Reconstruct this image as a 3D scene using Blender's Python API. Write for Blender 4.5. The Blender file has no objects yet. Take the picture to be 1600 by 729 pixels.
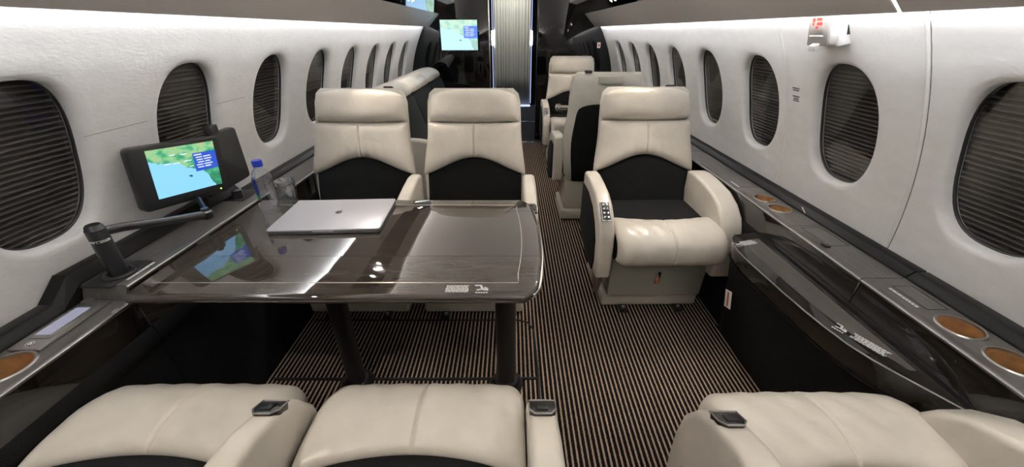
import bpy, bmesh, math, random
from mathutils import Vector, Matrix
random.seed(7)
sc = bpy.context.scene
C = sc.collection
PI = math.pi

# ------------------------------------------------------------------ camera, world, exposure
cam_data = bpy.data.cameras.new('camera')
cam_data.sensor_width = 36.0
cam_data.lens = 13.5
cam_data.clip_start = 0.02
cam = bpy.data.objects.new('camera', cam_data)
cam.location = (0, 0, 1.22)
cam.rotation_euler = (math.radians(90 - 27.81), 0, 0)
C.objects.link(cam)
sc.camera = cam
world = bpy.data.worlds.new('world')
sc.world = world
world.use_nodes = True
world.node_tree.nodes['Background'].inputs[0].default_value = (0.02, 0.02, 0.022, 1)
world.node_tree.nodes['Background'].inputs[1].default_value = 1.0
sc.view_settings.view_transform = 'Standard'
sc.view_settings.look = 'None'
sc.view_settings.gamma = 1.0
sc.view_settings.exposure = 0.42
COVE_E = 52.0        # cove strips that wash the side walls
CEIL_E = 26.0        # cove strips that wash the ceiling
SPOT_W = 7.0         # reading lights in the service panels
LEAK_E = 25.0  # added glow for light leaking round the curtain

# ------------------------------------------------------------------ materials
def new_mat(name):
    m = bpy.data.materials.new(name)
    m.use_nodes = True
    nt = m.node_tree
    return m, nt, nt.nodes['Principled BSDF'], nt.nodes, nt.links

def pmat(name, col, rough=0.5, metal=0.0, coat=0.0, coat_rough=0.05, bump=0.0, bscale=200.0, var=0.0, vscale=8.0,
         sheen=0.0, spec=0.5, stretch=(1, 1, 1), detail=3.0):
    m, nt, b, N, L = new_mat(name)
    b.inputs['Base Color'].default_value = (*col, 1)
    b.inputs['Roughness'].default_value = rough
    b.inputs['Metallic'].default_value = metal
    b.inputs['Coat Weight'].default_value = coat
    b.inputs['Coat Roughness'].default_value = coat_rough
    b.inputs['Sheen Weight'].default_value = sheen
    b.inputs['Specular IOR Level'].default_value = spec
    tc = N.new('ShaderNodeTexCoord')
    mp = N.new('ShaderNodeMapping')
    mp.inputs['Scale'].default_value = stretch
    L.new(tc.outputs['Object'], mp.inputs['Vector'])
    if var > 0:
        nz = N.new('ShaderNodeTexNoise'); nz.inputs['Scale'].default_value = vscale; nz.inputs['Detail'].default_value = 5
        L.new(mp.outputs[0], nz.inputs['Vector'])
        mr = N.new('ShaderNodeMapRange'); mr.inputs[1].default_value = 0.3; mr.inputs[2].default_value = 0.7
        mr.inputs[3].default_value = 1 - var; mr.inputs[4].default_value = 1 + var
        L.new(nz.outputs['Fac'], mr.inputs[0])
        mx = N.new('ShaderNodeMix'); mx.data_type = 'RGBA'; mx.blend_type = 'MULTIPLY'; mx.inputs[0].default_value = 1
        mx.inputs[6].default_value = (*col, 1)
        L.new(mr.outputs[0], mx.inputs[7])
        L.new(mx.outputs[2], b.inputs['Base Color'])
    if bump > 0:
        nb = N.new('ShaderNodeTexNoise'); nb.inputs['Scale'].default_value = bscale; nb.inputs['Detail'].default_value = detail
        L.new(mp.outputs[0], nb.inputs['Vector'])
        bp = N.new('ShaderNodeBump'); bp.inputs['Strength'].default_value = bump; bp.inputs['Distance'].default_value = 0.002
        L.new(nb.outputs['Fac'], bp.inputs['Height'])
        L.new(bp.outputs[0], b.inputs['Normal'])
    return m

def emat(name, col, strength):
    m, nt, b, N, L = new_mat(name)
    b.inputs['Base Color'].default_value = (0, 0, 0, 1)
    b.inputs['Roughness'].default_value = 0.4
    b.inputs['Emission Color'].default_value = (*col, 1)
    b.inputs['Emission Strength'].default_value = strength
    return m

def leather(name, col, rough=0.31):
    """soft leather: fine grain plus broad creases"""
    m, nt, b, N, L = new_mat(name)
    tc = N.new('ShaderNodeTexCoord')
    b.inputs['Roughness'].default_value = rough
    b.inputs['Coat Weight'].default_value = 0.12
    b.inputs['Coat Roughness'].default_value = 0.25
    nz = N.new('ShaderNodeTexNoise'); nz.inputs['Scale'].default_value = 9; nz.inputs['Detail'].default_value = 4
    L.new(tc.outputs['Object'], nz.inputs['Vector'])
    cr = N.new('ShaderNodeValToRGB')
    cr.color_ramp.elements[0].position = 0.3; cr.color_ramp.elements[1].position = 0.7
    cr.color_ramp.elements[0].color = (*[c * 0.9 for c in col], 1)
    cr.color_ramp.elements[1].color = (*[min(1, c * 1.06) for c in col], 1)
    L.new(nz.outputs['Fac'], cr.inputs[0]); L.new(cr.outputs[0], b.inputs['Base Color'])
    g = N.new('ShaderNodeTexVoronoi'); g.inputs['Scale'].default_value = 420
    L.new(tc.outputs['Object'], g.inputs['Vector'])
    w = N.new('ShaderNodeTexNoise'); w.inputs['Scale'].default_value = 14; w.inputs['Detail'].default_value = 2
    w.inputs['Distortion'].default_value = 1.2
    L.new(tc.outputs['Object'], w.inputs['Vector'])
    b1 = N.new('ShaderNodeBump'); b1.inputs['Strength'].default_value = 0.12; b1.inputs['Distance'].default_value = 0.0006
    L.new(g.outputs['Distance'], b1.inputs['Height'])
    b2 = N.new('ShaderNodeBump'); b2.inputs['Strength'].default_value = 0.35; b2.inputs['Distance'].default_value = 0.006
    L.new(w.outputs['Fac'], b2.inputs['Height']); L.new(b1.outputs[0], b2.inputs['Normal'])
    L.new(b2.outputs[0], b.inputs['Normal'])
    return m

def lacquer(name, dark, light, axis_scale, rough=0.06, cior=1.45, coat=1.0):
    m, nt, b, N, L = new_mat(name)
    tc = N.new('ShaderNodeTexCoord'); mp = N.new('ShaderNodeMapping')
    mp.inputs['Scale'].default_value = axis_scale
    L.new(tc.outputs['Object'], mp.inputs['Vector'])
    nz = N.new('ShaderNodeTexNoise'); nz.inputs['Scale'].default_value = 12; nz.inputs['Detail'].default_value = 6
    nz.inputs['Distortion'].default_value = 0.6
    L.new(mp.outputs[0], nz.inputs['Vector'])
    cr = N.new('ShaderNodeValToRGB')
    cr.color_ramp.elements[0].position = 0.35; cr.color_ramp.elements[1].position = 0.7
    cr.color_ramp.elements[0].color = (*dark, 1); cr.color_ramp.elements[1].color = (*light, 1)
    L.new(nz.outputs['Fac'], cr.inputs[0]); L.new(cr.outputs[0], b.inputs['Base Color'])
    b.inputs['Roughness'].default_value = rough
    b.inputs['Coat Weight'].default_value = 1.0
    b.inputs['Coat Roughness'].default_value = 0.02
    b.inputs['Coat IOR'].default_value = cior
    b.inputs['Specular IOR Level'].default_value = 0.15
    b.inputs['Coat Weight'].default_value = coat
    return m

M = {}
M['wall'] = pmat('wall_lining', (0.76, 0.755, 0.75), 0.62, bump=0.45, bscale=55, var=0.035, vscale=14, stretch=(1, 1.0, 2.4), detail=6)
M['bin'] = pmat('valance_grey', (0.50, 0.475, 0.455), 0.42, bump=0.1, bscale=300)
M['ceiling'] = pmat('ceiling_lining', (0.62, 0.60, 0.58), 0.6, bump=0.15, bscale=120)
M['leather'] = leather('cream_leather', (0.68, 0.635, 0.56))
M['leather_back'] = leather('cream_leather_shell', (0.60, 0.585, 0.53), 0.42)
M['plinth'] = pmat('plinth_cream', (0.56, 0.53, 0.46), 0.5, bump=0.1, bscale=300)
M['drawer'] = pmat('drawer_grey', (0.33, 0.33, 0.285), 0.45, bump=0.1, bscale=300)
M['suede'] = pmat('black_suede', (0.0055, 0.006, 0.0065), 0.9, sheen=0.02, spec=0.25, bump=0.3, bscale=600, var=0.25, vscale=20)
M['suede_dark'] = pmat('console_black_fabric', (0.0045, 0.0045, 0.005), 0.95, sheen=0.015, spec=0.2, bump=0.5, bscale=260, var=0.3, vscale=14)
M['sofa_dark'] = pmat('sofa_dark_fabric', (0.008, 0.013, 0.014), 0.8, sheen=0.02, spec=0.3, bump=0.3, bscale=500)
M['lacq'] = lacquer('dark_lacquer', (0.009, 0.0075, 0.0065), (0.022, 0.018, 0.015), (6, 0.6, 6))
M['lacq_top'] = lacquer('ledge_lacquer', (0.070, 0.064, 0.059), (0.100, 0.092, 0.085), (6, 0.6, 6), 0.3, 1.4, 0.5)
M['table'] = lacquer('table_lacquer', (0.036, 0.029, 0.024), (0.064, 0.052, 0.043), (0.6, 7, 6), 0.05, 1.6)
M['bulk'] = pmat('gloss_black', (0.004, 0.004, 0.005), 0.04, spec=0.55)
M['trim'] = pmat('ledge_trim_black', (0.007, 0.0065, 0.006), 0.42, spec=0.15)
M['psu'] = pmat('service_panel_black', (0.01, 0.009, 0.009), 0.05, coat=1.0, coat_rough=0.01)
M['plastic'] = pmat('black_plastic', (0.014, 0.014, 0.015), 0.38, bump=0.06, bscale=500)
M['metal_black'] = pmat('black_metal', (0.012, 0.012, 0.014), 0.3, coat=0.3)
M['chrome'] = pmat('chrome', (0.80, 0.80, 0.82), 0.12, metal=1.0)
M['steel'] = pmat('brushed_steel', (0.42, 0.41, 0.40), 0.3, metal=1.0, bump=0.05, bscale=300, stretch=(1, 8, 1))
M['nickel'] = pmat('dull_nickel', (0.36, 0.345, 0.32), 0.38, metal=0.85)
M['silver'] = pmat('laptop_aluminium', (0.56, 0.56, 0.61), 0.38, metal=0.2)
M['silver_side'] = pmat('laptop_edge', (0.20, 0.20, 0.22), 0.4, metal=0.8)
M['logo'] = pmat('logo_grey', (0.14, 0.14, 0.16), 0.15, metal=0.6)
M['amber'] = pmat('cup_amber', (0.46, 0.25, 0.10), 0.34, metal=0.3, var=0.25, vscale=40)
M['amber_shaded'] = pmat('cup_floor', (0.20, 0.095, 0.03), 0.4, var=0.1, vscale=60)  # darker amber: shade of the cup's depth put into the floor colour
M['inlay'] = pmat('inlay_metal', (0.62, 0.56, 0.48), 0.3, metal=0.6)
M['groove'] = pmat('groove_dark', (0.006, 0.006, 0.006), 0.6)
M['white'] = pmat('white_plastic', (0.82, 0.82, 0.82), 0.4)
M['mark'] = pmat('white_print', (0.75, 0.75, 0.76), 0.5)
M['mark_grey'] = pmat('grey_print', (0.16, 0.16, 0.16), 0.6)
M['red'] = pmat('red_print', (0.55, 0.05, 0.03), 0.5)
M['orange'] = pmat('orange_latch', (0.75, 0.20, 0.08), 0.4)
M['shade'] = pmat('pleated_shade', (0.10, 0.092, 0.087), 0.8, var=0.1, vscale=30)
M['gasket'] = pmat('window_gasket', (0.02, 0.02, 0.02), 0.5)
M['curtain'] = pmat('curtain_cloth', (0.56, 0.56, 0.50), 0.8, bump=0.2, bscale=300, sheen=0.2)
M['dark_carpet'] = pmat('dark_carpet', (0.030, 0.033, 0.040), 0.95, bump=0.4, bscale=300, var=0.2, vscale=60)
M['bluecap'] = pmat('bottle_cap', (0.01, 0.03, 0.42), 0.35)
M['labelblue'] = pmat('bottle_label', (0.02, 0.04, 0.22), 0.3, var=0.4, vscale=40)
M['labelgreen'] = pmat('bottle_label_green', (0.06, 0.28, 0.10), 0.3)
M['cove'] = emat('cove_led', (0.96, 0.97, 1.0), COVE_E)
M['ceil_led'] = emat('ceiling_led', (1.0, 0.965, 0.92), CEIL_E)
M['leak_glow'] = emat('leak_glow', (0.78, 0.86, 1.0), LEAK_E)  # glow that stands for light from beyond the curtain
M['leak_glow_dim'] = emat('leak_glow_dim', (0.50, 0.58, 1.0), 1.2)
M['readlight'] = emat('reading_lamp', (1.0, 0.9, 0.78), 40.0)
M['led_green'] = emat('status_led', (0.5, 1.0, 0.1), 2.0)
M['lcd'] = emat('panel_lcd', (0.42, 0.42, 0.55), 0.55)
M['scr_text'] = emat('screen_text', (0.75, 0.80, 1.0), 0.9)

def glass(name, tint=(1, 1, 1), rough=0.0, ior=1.45):
    m, nt, b, N, L = new_mat(name)
    b.inputs['Base Color'].default_value = (*tint, 1)
    b.inputs['Roughness'].default_value = rough
    b.inputs['IOR'].default_value = ior
    b.inputs['Transmission Weight'].default_value = 1.0
    return m

def pane_mat():
    m = bpy.data.materials.new('window_pane'); m.use_nodes = True
    nt = m.node_tree; N = nt.nodes; L = nt.links
    for n in list(N):
        if n.type != 'OUTPUT_MATERIAL': N.remove(n)
    out = [n for n in N if n.type == 'OUTPUT_MATERIAL'][0]
    tr = N.new('ShaderNodeBsdfTransparent'); tr.inputs[0].default_value = (0.82, 0.80, 0.78, 1)
    gl = N.new('ShaderNodeBsdfGlossy'); gl.inputs['Roughness'].default_value = 0.02
    lw = N.new('ShaderNodeLayerWeight'); lw.inputs[0].default_value = 0.5
    pw = N.new('ShaderNodeMath'); pw.operation = 'POWER'; pw.inputs[1].default_value = 4.0
    L.new(lw.outputs['Facing'], pw.inputs[0])
    fr = N.new('ShaderNodeMapRange'); fr.inputs[3].default_value = 0.055; fr.inputs[4].default_value = 0.75
    L.new(pw.outputs[0], fr.inputs[0])
    mx = N.new('ShaderNodeMixShader')
    L.new(fr.outputs[0], mx.inputs[0]); L.new(tr.outputs[0], mx.inputs[1]); L.new(gl.outputs[0], mx.inputs[2])
    L.new(mx.outputs[0], out.inputs[0])
    return m
M['pane'] = pane_mat()
def thin_mat(name, tint, ior):
    m = pane_mat(); m.name = name
    for n in m.node_tree.nodes:
        if n.type == 'BSDF_TRANSPARENT': n.inputs[0].default_value = (*tint, 1)
        if n.type == 'MAP_RANGE': n.inputs[3].default_value = ior
    return m
M['pet'] = thin_mat('bottle_plastic', (0.84, 0.86, 0.89), 0.16)
M['glass'] = thin_mat('clear_glass', (0.88, 0.89, 0.90), 0.22)

def carpet_mat():
    m, nt, b, N, L = new_mat('striped_carpet')
    tc = N.new('ShaderNodeTexCoord'); sp = N.new('ShaderNodeSeparateXYZ')
    L.new(tc.outputs['Object'], sp.inputs[0])
    nz = N.new('ShaderNodeTexNoise'); nz.inputs['Scale'].default_value = 90; nz.inputs['Detail'].default_value = 3
    L.new(tc.outputs['Object'], nz.inputs['Vector'])
    a = N.new('ShaderNodeMath'); a.operation = 'MULTIPLY_ADD'; a.inputs[1].default_value = 0.22; L.new(nz.outputs['Fac'], a.inputs[0])
    d = N.new('ShaderNodeMath'); d.operation = 'DIVIDE'; d.inputs[1].default_value = 0.0175; L.new(sp.outputs[0], d.inputs[0])
    L.new(d.outputs[0], a.inputs[2])
    s = N.new('ShaderNodeMath'); s.operation = 'MULTIPLY'; s.inputs[1].default_value = 2 * PI; L.new(a.outputs[0], s.inputs[0])
    sn = N.new('ShaderNodeMath'); sn.operation = 'SINE'; L.new(s.outputs[0], sn.inputs[0])
    cr = N.new('ShaderNodeValToRGB')
    mr = N.new('ShaderNodeMapRange'); mr.inputs[1].default_value = -1; mr.inputs[2].default_value = 1
    L.new(sn.outputs[0], mr.inputs[0]); L.new(mr.outputs[0], cr.inputs[0])
    e = cr.color_ramp.elements
    e[0].position = 0.60; e[0].color = (0.010, 0.008, 0.008, 1)
    e[1].position = 0.86; e[1].color = (0.46, 0.345, 0.26, 1)
    n2 = N.new('ShaderNodeTexNoise'); n2.inputs['Scale'].default_value = 500; n2.inputs['Detail'].default_value = 2
    L.new(tc.outputs['Object'], n2.inputs['Vector'])
    m2 = N.new('ShaderNodeMapRange'); m2.inputs[1].default_value = 0.3; m2.inputs[2].default_value = 0.7; m2.inputs[3].default_value = 0.65; m2.inputs[4].default_value = 1.25
    L.new(n2.outputs['Fac'], m2.inputs[0])
    mx = N.new('ShaderNodeMix'); mx.data_type = 'RGBA'; mx.blend_type = 'MULTIPLY'; mx.inputs[0].default_value = 1
    L.new(cr.outputs[0], mx.inputs[6]); L.new(m2.outputs[0], mx.inputs[7])
    L.new(mx.outputs[2], b.inputs['Base Color'])
    b.inputs['Roughness'].default_value = 0.95; b.inputs['Specular IOR Level'].default_value = 0.1
    bp = N.new('ShaderNodeBump'); bp.inputs['Strength'].default_value = 0.5; bp.inputs['Distance'].default_value = 0.002
    L.new(mr.outputs[0], bp.inputs['Height']); L.new(bp.outputs[0], b.inputs['Normal'])
    return m
M['carpet'] = carpet_mat()

def map_mat(name, strength, wash=0.0):
    """moving map picture: sea, coast and hills, in the screen's own UV"""
    m, nt, b, N, L = new_mat(name)
    uv = N.new('ShaderNodeUVMap'); sp = N.new('ShaderNodeSeparateXYZ'); L.new(uv.outputs[0], sp.inputs[0])
    coast = N.new('ShaderNodeValToRGB'); coast.color_ramp.interpolation = 'LINEAR'
    pts = [(0, .78), (.12, .71), (.3, .68), (.42, .64), (.5, .53), (.62, .48), (.74, .40), (.81, .27), (.85, .10), (.9, 0)]
    el = coast.color_ramp.elements
    el[0].position = 0; el[0].color = (.78,) * 3 + (1,)
    el[1].position = .9; el[1].color = (0, 0, 0, 1)
    for u, v in pts[1:-1]:
        e = el.new(u); e.color = (v, v, v, 1)
    L.new(sp.outputs[0], coast.inputs[0])
    nz = N.new('ShaderNodeTexNoise'); nz.inputs['Scale'].default_value = 14; nz.inputs['Detail'].default_value = 5
    L.new(uv.outputs[0], nz.inputs['Vector'])
    ad = N.new('ShaderNodeMath'); ad.operation = 'MULTIPLY_ADD'; ad.inputs[1].default_value = 0.08; ad.inputs[2].default_value = -0.04
    L.new(nz.outputs['Fac'], ad.inputs[0])
    a2 = N.new('ShaderNodeMath'); a2.operation = 'ADD'; L.new(coast.outputs[0], a2.inputs[0]); L.new(ad.outputs[0], a2.inputs[1])
    gt = N.new('ShaderNodeMath'); gt.operation = 'GREATER_THAN'; L.new(sp.outputs[1], gt.inputs[0]); L.new(a2.outputs[0], gt.inputs[1])
    land = N.new('ShaderNodeValToRGB')
    n2 = N.new('ShaderNodeTexNoise'); n2.inputs['Scale'].default_value = 7; n2.inputs['Detail'].default_value = 8
    L.new(uv.outputs[0], n2.inputs['Vector'])
    up = N.new('ShaderNodeMath'); up.operation = 'MULTIPLY_ADD'; up.inputs[1].default_value = 0.35
    L.new(sp.outputs[1], up.inputs[0]); L.new(n2.outputs['Fac'], up.inputs[2])
    sub = N.new('ShaderNodeMath'); sub.operation = 'SUBTRACT'; sub.inputs[1].default_value = 0.2; L.new(up.outputs[0], sub.inputs[0])
    L.new(sub.outputs[0], land.inputs[0])
    le = land.color_ramp.elements
    le[0].position = .3; le[0].color = (.02, .17, .08, 1); le[1].position = .8; le[1].color = (.45, .42, .20, 1)
    x = le.new(.5); x.color = (.05, .33, .16, 1); x = le.new(.62); x.color = (.22, .50, .24, 1)
    mx = N.new('ShaderNodeMix'); mx.data_type = 'RGBA'
    mx.inputs[6].default_value = (0.22, 0.55, 0.90, 1)
    L.new(gt.outputs[0], mx.inputs[0]); L.new(land.outputs[0], mx.inputs[7])
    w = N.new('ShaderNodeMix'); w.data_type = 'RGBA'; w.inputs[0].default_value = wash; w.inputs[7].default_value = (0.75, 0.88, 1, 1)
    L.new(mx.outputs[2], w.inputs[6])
    b.inputs['Base Color'].default_value = (0.01, 0.01, 0.01, 1)
    b.inputs['Roughness'].default_value = 0.3
    L.new(w.outputs[2], b.inputs['Emission Color'])
    b.inputs['Emission Strength'].default_value = strength
    return m
M['map'] = map_mat('map_picture', 1.0)
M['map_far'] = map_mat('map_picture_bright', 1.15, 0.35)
M['map_box'] = emat('map_info_box', (0.03, 0.10, 0.62), 0.8)
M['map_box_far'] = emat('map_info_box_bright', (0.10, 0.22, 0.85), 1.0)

# ------------------------------------------------------------------ mesh helpers
def finish(me, mat, smooth=True, angle=38):
    me.materials.append(mat)
    if smooth:
        me.polygons.foreach_set('use_smooth', [True] * len(me.polygons))
        try: me.set_sharp_from_angle(angle=math.radians(angle))
        except Exception: pass
    me.update()

def link(name, me, parent=None, loc=None, rot=None):
    o = bpy.data.objects.new(name, me)
    C.objects.link(o)
    if parent is not None: o.parent = parent
    if loc is not None: o.location = loc
    if rot is not None: o.rotation_euler = rot
    return o

def raw(name, verts, faces, mat, smooth=True, angle=38, weld=0.0, fixn=True):
    bm = bmesh.new()
    vs = [bm.verts.new(v) for v in verts]
    for f in faces:
        try: bm.faces.new([vs[i] for i in f])
        except ValueError: pass
    if weld > 0: bmesh.ops.remove_doubles(bm, verts=bm.verts, dist=weld)
    if fixn: bmesh.ops.recalc_face_normals(bm, faces=bm.faces)
    me = bpy.data.meshes.new(name)
    bm.to_mesh(me); bm.free()
    finish(me, mat, smooth, angle)
    return me

def bevel_bm(bm, w, seg=2, ang=30):
    if w <= 0: return
    ed = [e for e in bm.edges if len(e.link_faces) == 2 and e.calc_face_angle(0) > math.radians(ang)]
    bmesh.ops.bevel(bm, geom=ed, offset=w, segments=seg, profile=0.5, affect='EDGES', clamp_overlap=True)

def box_me(name, x0, x1, y0, y1, z0, z1, mat, bev=0.003, seg=2):
    bm = bmesh.new()
    bmesh.ops.create_cube(bm, size=1)
    for v in bm.verts:
        v.co = Vector(((x0 + x1) / 2 + v.co.x * (x1 - x0), (y0 + y1) / 2 + v.co.y * (y1 - y0), (z0 + z1) / 2 + v.co.z * (z1 - z0)))
    bevel_bm(bm, bev, seg)
    me = bpy.data.meshes.new(name); bm.to_mesh(me); bm.free()
    finish(me, mat)
    return me

def prism_me(name, poly, axis, a0, a1, mat, bev=0.0, seg=2, angle=38, bang=30):
    """poly in the two other axes, extruded along axis"""
    def pt(p, a):
        if axis == 'x': return (a, p[0], p[1])
        if axis == 'y': return (p[0], a, p[1])
        return (p[0], p[1], a)
    bm = bmesh.new()
    lo = [bm.verts.new(pt(p, a0)) for p in poly]
    hi = [bm.verts.new(pt(p, a1)) for p in poly]
    n = len(poly)
    bm.faces.new(lo); bm.faces.new(list(reversed(hi)))
    for i in range(n):
        bm.faces.new([lo[i], hi[i], hi[(i + 1) % n], lo[(i + 1) % n]])
    bmesh.ops.recalc_face_normals(bm, faces=bm.faces)
    bevel_bm(bm, bev, seg, bang)
    me = bpy.data.meshes.new(name); bm.to_mesh(me); bm.free()
    finish(me, mat, True, angle)
    return me

def tube_me(name, pts, r, mat, n=10, closed=False, rs=None):
    P = [Vector(p) for p in pts]
    verts, faces = [], []
    m = len(P)
    up = Vector((0, 0, 1))
    for i, p in enumerate(P):
        if closed: t = P[(i + 1) % m] - P[i - 1]
        else: t = P[min(i + 1, m - 1)] - P[max(i - 1, 0)]
        t.normalize()
        a = t.cross(up)
        if a.length < 1e-3: a = t.cross(Vector((1, 0, 0)))
        a.normalize(); b = t.cross(a)
        rr = rs[i] if rs else r
        for k in range(n):
            th = 2 * PI * k / n
            verts.append(p + a * (rr * math.cos(th)) + b * (rr * math.sin(th)))
    for i in range(m if closed else m - 1):
        j = (i + 1) % m
        for k in range(n):
            faces.append((i * n + k, i * n + (k + 1) % n, j * n + (k + 1) % n, j * n + k))
    if not closed:
        faces.append(tuple(range(n))); faces.append(tuple(range((m - 1) * n, m * n)))
    return raw(name, verts, faces, mat)

def lathe_me(name, prof, mat, n=32, sx=1.0, sy=1.0, angle=38, caps=True):
    verts, faces = [], []
    for r, z in prof:
        for k in range(n):
            th = 2 * PI * k / n
            verts.append((r * math.cos(th) * sx, r * math.sin(th) * sy, z))
    m = len(prof)
    for i in range(m - 1):
        for k in range(n):
            faces.append((i * n + k, i * n + (k + 1) % n, (i + 1) * n + (k + 1) % n, (i + 1) * n + k))
    if caps and prof[0][0] > 1e-5: faces.append(tuple(range(n)))
    if caps and prof[-1][0] > 1e-5: faces.append(tuple(range((m - 1) * n, m * n)))
    return raw(name, verts, faces, mat, weld=1e-5, angle=angle)

def edge_space(n):
    """-1..1, dense at the ends so rims stay round"""
    return [math.sin(PI / 2 * (-1 + 2 * i / n)) for i in range(n + 1)]

def dome(a, p=3.0):
    return max(0.0, 1 - abs(a) ** p) ** 0.5

def pillow_me(name, fn, mat, nu=28, nv=16, back=0.0, angle=60, fine=False):
    """fn(u, v) -> (point, normal, bulge): a closed cushion with a flat back"""
    U, V = edge_space(nu), edge_space(nv)
    if fine:
        U = sorted([u for u in U if abs(u) > 0.05] + [i * 0.0075 for i in range(-6, 7)]); nu = len(U) - 1
    verts, faces = [], []
    for v in V:
        for u in U:
            p, n, h = fn(u, v)
            verts.append(Vector(p) + Vector(n) * h)
    off = len(verts)
    for v in V:
        for u in U:
            p, n, h = fn(u, v)
            verts.append(Vector(p) - Vector(n) * (back * dome(u, 4) * dome(v, 4)))
    w = nu + 1
    for j in range(nv):
        for i in range(nu):
            a = j * w + i
            faces.append((a, a + 1, a + w + 1, a + w))
            faces.append((off + a, off + a + w, off + a + w + 1, off + a + 1))
    return raw(name, verts, faces, mat, weld=1e-5, angle=angle)

def tag(o, label=None, cat=None, group=None, kind=None):
    if label: o['label'] = label
    if cat: o['category'] = cat
    if group: o['group'] = group
    if kind: o['kind'] = kind
    return o

def empty(name, loc=(0, 0, 0), rot=(0, 0, 0), parent=None):
    o = bpy.data.objects.new(name, None)
    o.empty_display_size = 0.05
    o.location = loc; o.rotation_euler = rot
    C.objects.link(o)
    if parent is not None: o.parent = parent
    return o

def bars_me(name, rows, mat, th=0.0004):
    """flat print: rows of (x0, x1, y0, y1) on the local xy plane"""
    verts, faces = [], []
    for x0, x1, y0, y1 in rows:
        b = len(verts)
        verts += [(x0, y0, 0), (x1, y0, 0), (x1, y1, 0), (x0, y1, 0), (x0, y0, th), (x1, y0, th), (x1, y1, th), (x0, y1, th)]
        for f in ((0, 1, 2, 3), (4, 5, 6, 7), (0, 1, 5, 4), (1, 2, 6, 5), (2, 3, 7, 6), (3, 0, 4, 7)):
            faces.append(tuple(b + i for i in f))
    return raw(name, verts, faces, mat, smooth=False)

def text_rows(w, h, n, rnd, centre=True, fill=0.62):
    """small print broken into words"""
    out = []
    step = h / n
    for i in range(n):
        y1 = h / 2 - i * step; y0 = y1 - step * fill
        ln = w * rnd.uniform(0.72, 1.0)
        x = -ln / 2 if centre else -w / 2
        end = x + ln
        while x < end - 0.001:
            ww = min(rnd.uniform(0.05, 0.13) * w, end - x)
            out.append((x, x + ww, y0, y1)); x += ww + 0.018 * w
    return out

# ------------------------------------------------------------------ structure
XW0, XWK = 1.178, 0.443
def xw(z): return XW0 - XWK * (z - 0.6) ** 2
def wn(z):
    n = Vector((1, 0, 2 * XWK * (z - 0.6))); n.normalize(); return n
PITCH = 0.489
WZ, WA, WB, WEXP = 0.925, 0.138, 0.193, 2.55
ZLO, ZHI = 0.56, 1.40
Y_BACK, Y_BULK = -1.6, 4.85
WYS = {-1: [-1.07, -0.58, -0.095, 0.39, 0.872, 1.385, 1.895, 2.385, 2.873, 3.36, 3.85, 4.335],
       1: [-1.13, -0.64, -0.15, 0.345, 0.838, 1.342, 1.838, 2.333, 2.828, 3.325, 3.82, 4.315]}

def sup(th, da=0.0):
    c, s = abs(math.cos(th)), abs(math.sin(th))
    return ((c / WA) ** WEXP + (s / WB) ** WEXP) ** (-1 / WEXP) + da

def wall_pt(side, y, z, d=0.0):
    n = wn(z)
    return (side * (xw(z) + n.x * d), y, z + n.z * d)

def build_wall(side, name):
    verts, faces = [], []
    NS = 16
    ys = WYS[side]
    cut = [ys[0] - 0.245] + [(a + b) / 2 for a, b in zip(ys, ys[1:])] + [ys[-1] + 0.245]
    def peri(yl, yr):
        out = []
        for i in range(NS): out.append((yr, ZLO + (ZHI - ZLO) * i / NS))
        for i in range(NS): out.append((yr + (yl - yr) * i / NS, ZHI))
        for i in range(NS): out.append((yl, ZHI + (ZLO - ZHI) * i / NS))
        for i in range(NS): out.append((yl + (yr - yl) * i / NS, ZLO))
        return out
    rings = [(0.0, 0.046), (0.0, 0.024), (0.002, 0.014), (0.006, 0.0065), (0.013, 0.002), (0.022, 0.0)]
    for k, yc in enumerate(ys):
        per = peri(cut[k], cut[k + 1])
        base = len(verts)
        n = len(per)
        lay = []
        for (py, pz) in per:
            th = math.atan2(pz - WZ, py - yc)
            R = math.hypot(py - yc, pz - WZ)
            col = []
            for da, d in rings:
                r = sup(th, da)
                col.append(wall_pt(side, yc + r * math.cos(th), WZ + r * math.sin(th), d))
            r0 = sup(th, 0.022)
            for t in (0.12, 0.3, 0.55, 0.78, 1.0):
                r = r0 + (R - r0) * t
                col.append(wall_pt(side, yc + r * math.cos(th), WZ + r * math.sin(th), 0))
            lay.append(col)
        m = len(lay[0])
        for col in lay: verts += col
        for i in range(n):
            j = (i + 1) % n
            for q in range(m - 1):
                faces.append((base + i * m + q, base + i * m + q + 1, base + j * m + q + 1, base + j * m + q))
    for ya, yb in ((Y_BACK, cut[0]), (cut[-1], Y_BULK)):
        if yb - ya < 0.005: continue
        base = len(verts)
        for i in range(NS + 1):
            z = ZLO + (ZHI - ZLO) * i / NS
            verts.append(wall_pt(side, ya, z)); verts.append(wall_pt(side, yb, z))
        for i in range(NS):
            a = base + 2 * i
            faces.append((a, a + 1, a + 3, a + 2))
    me = raw(name, verts, faces, M['wall'], weld=1e-4, angle=70)
    o = link(name, me); tag(o, kind='structure')
    return o

walls = {-1: build_wall(-1, 'wall_left'), 1: build_wall(1, 'wall_right')}

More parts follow.
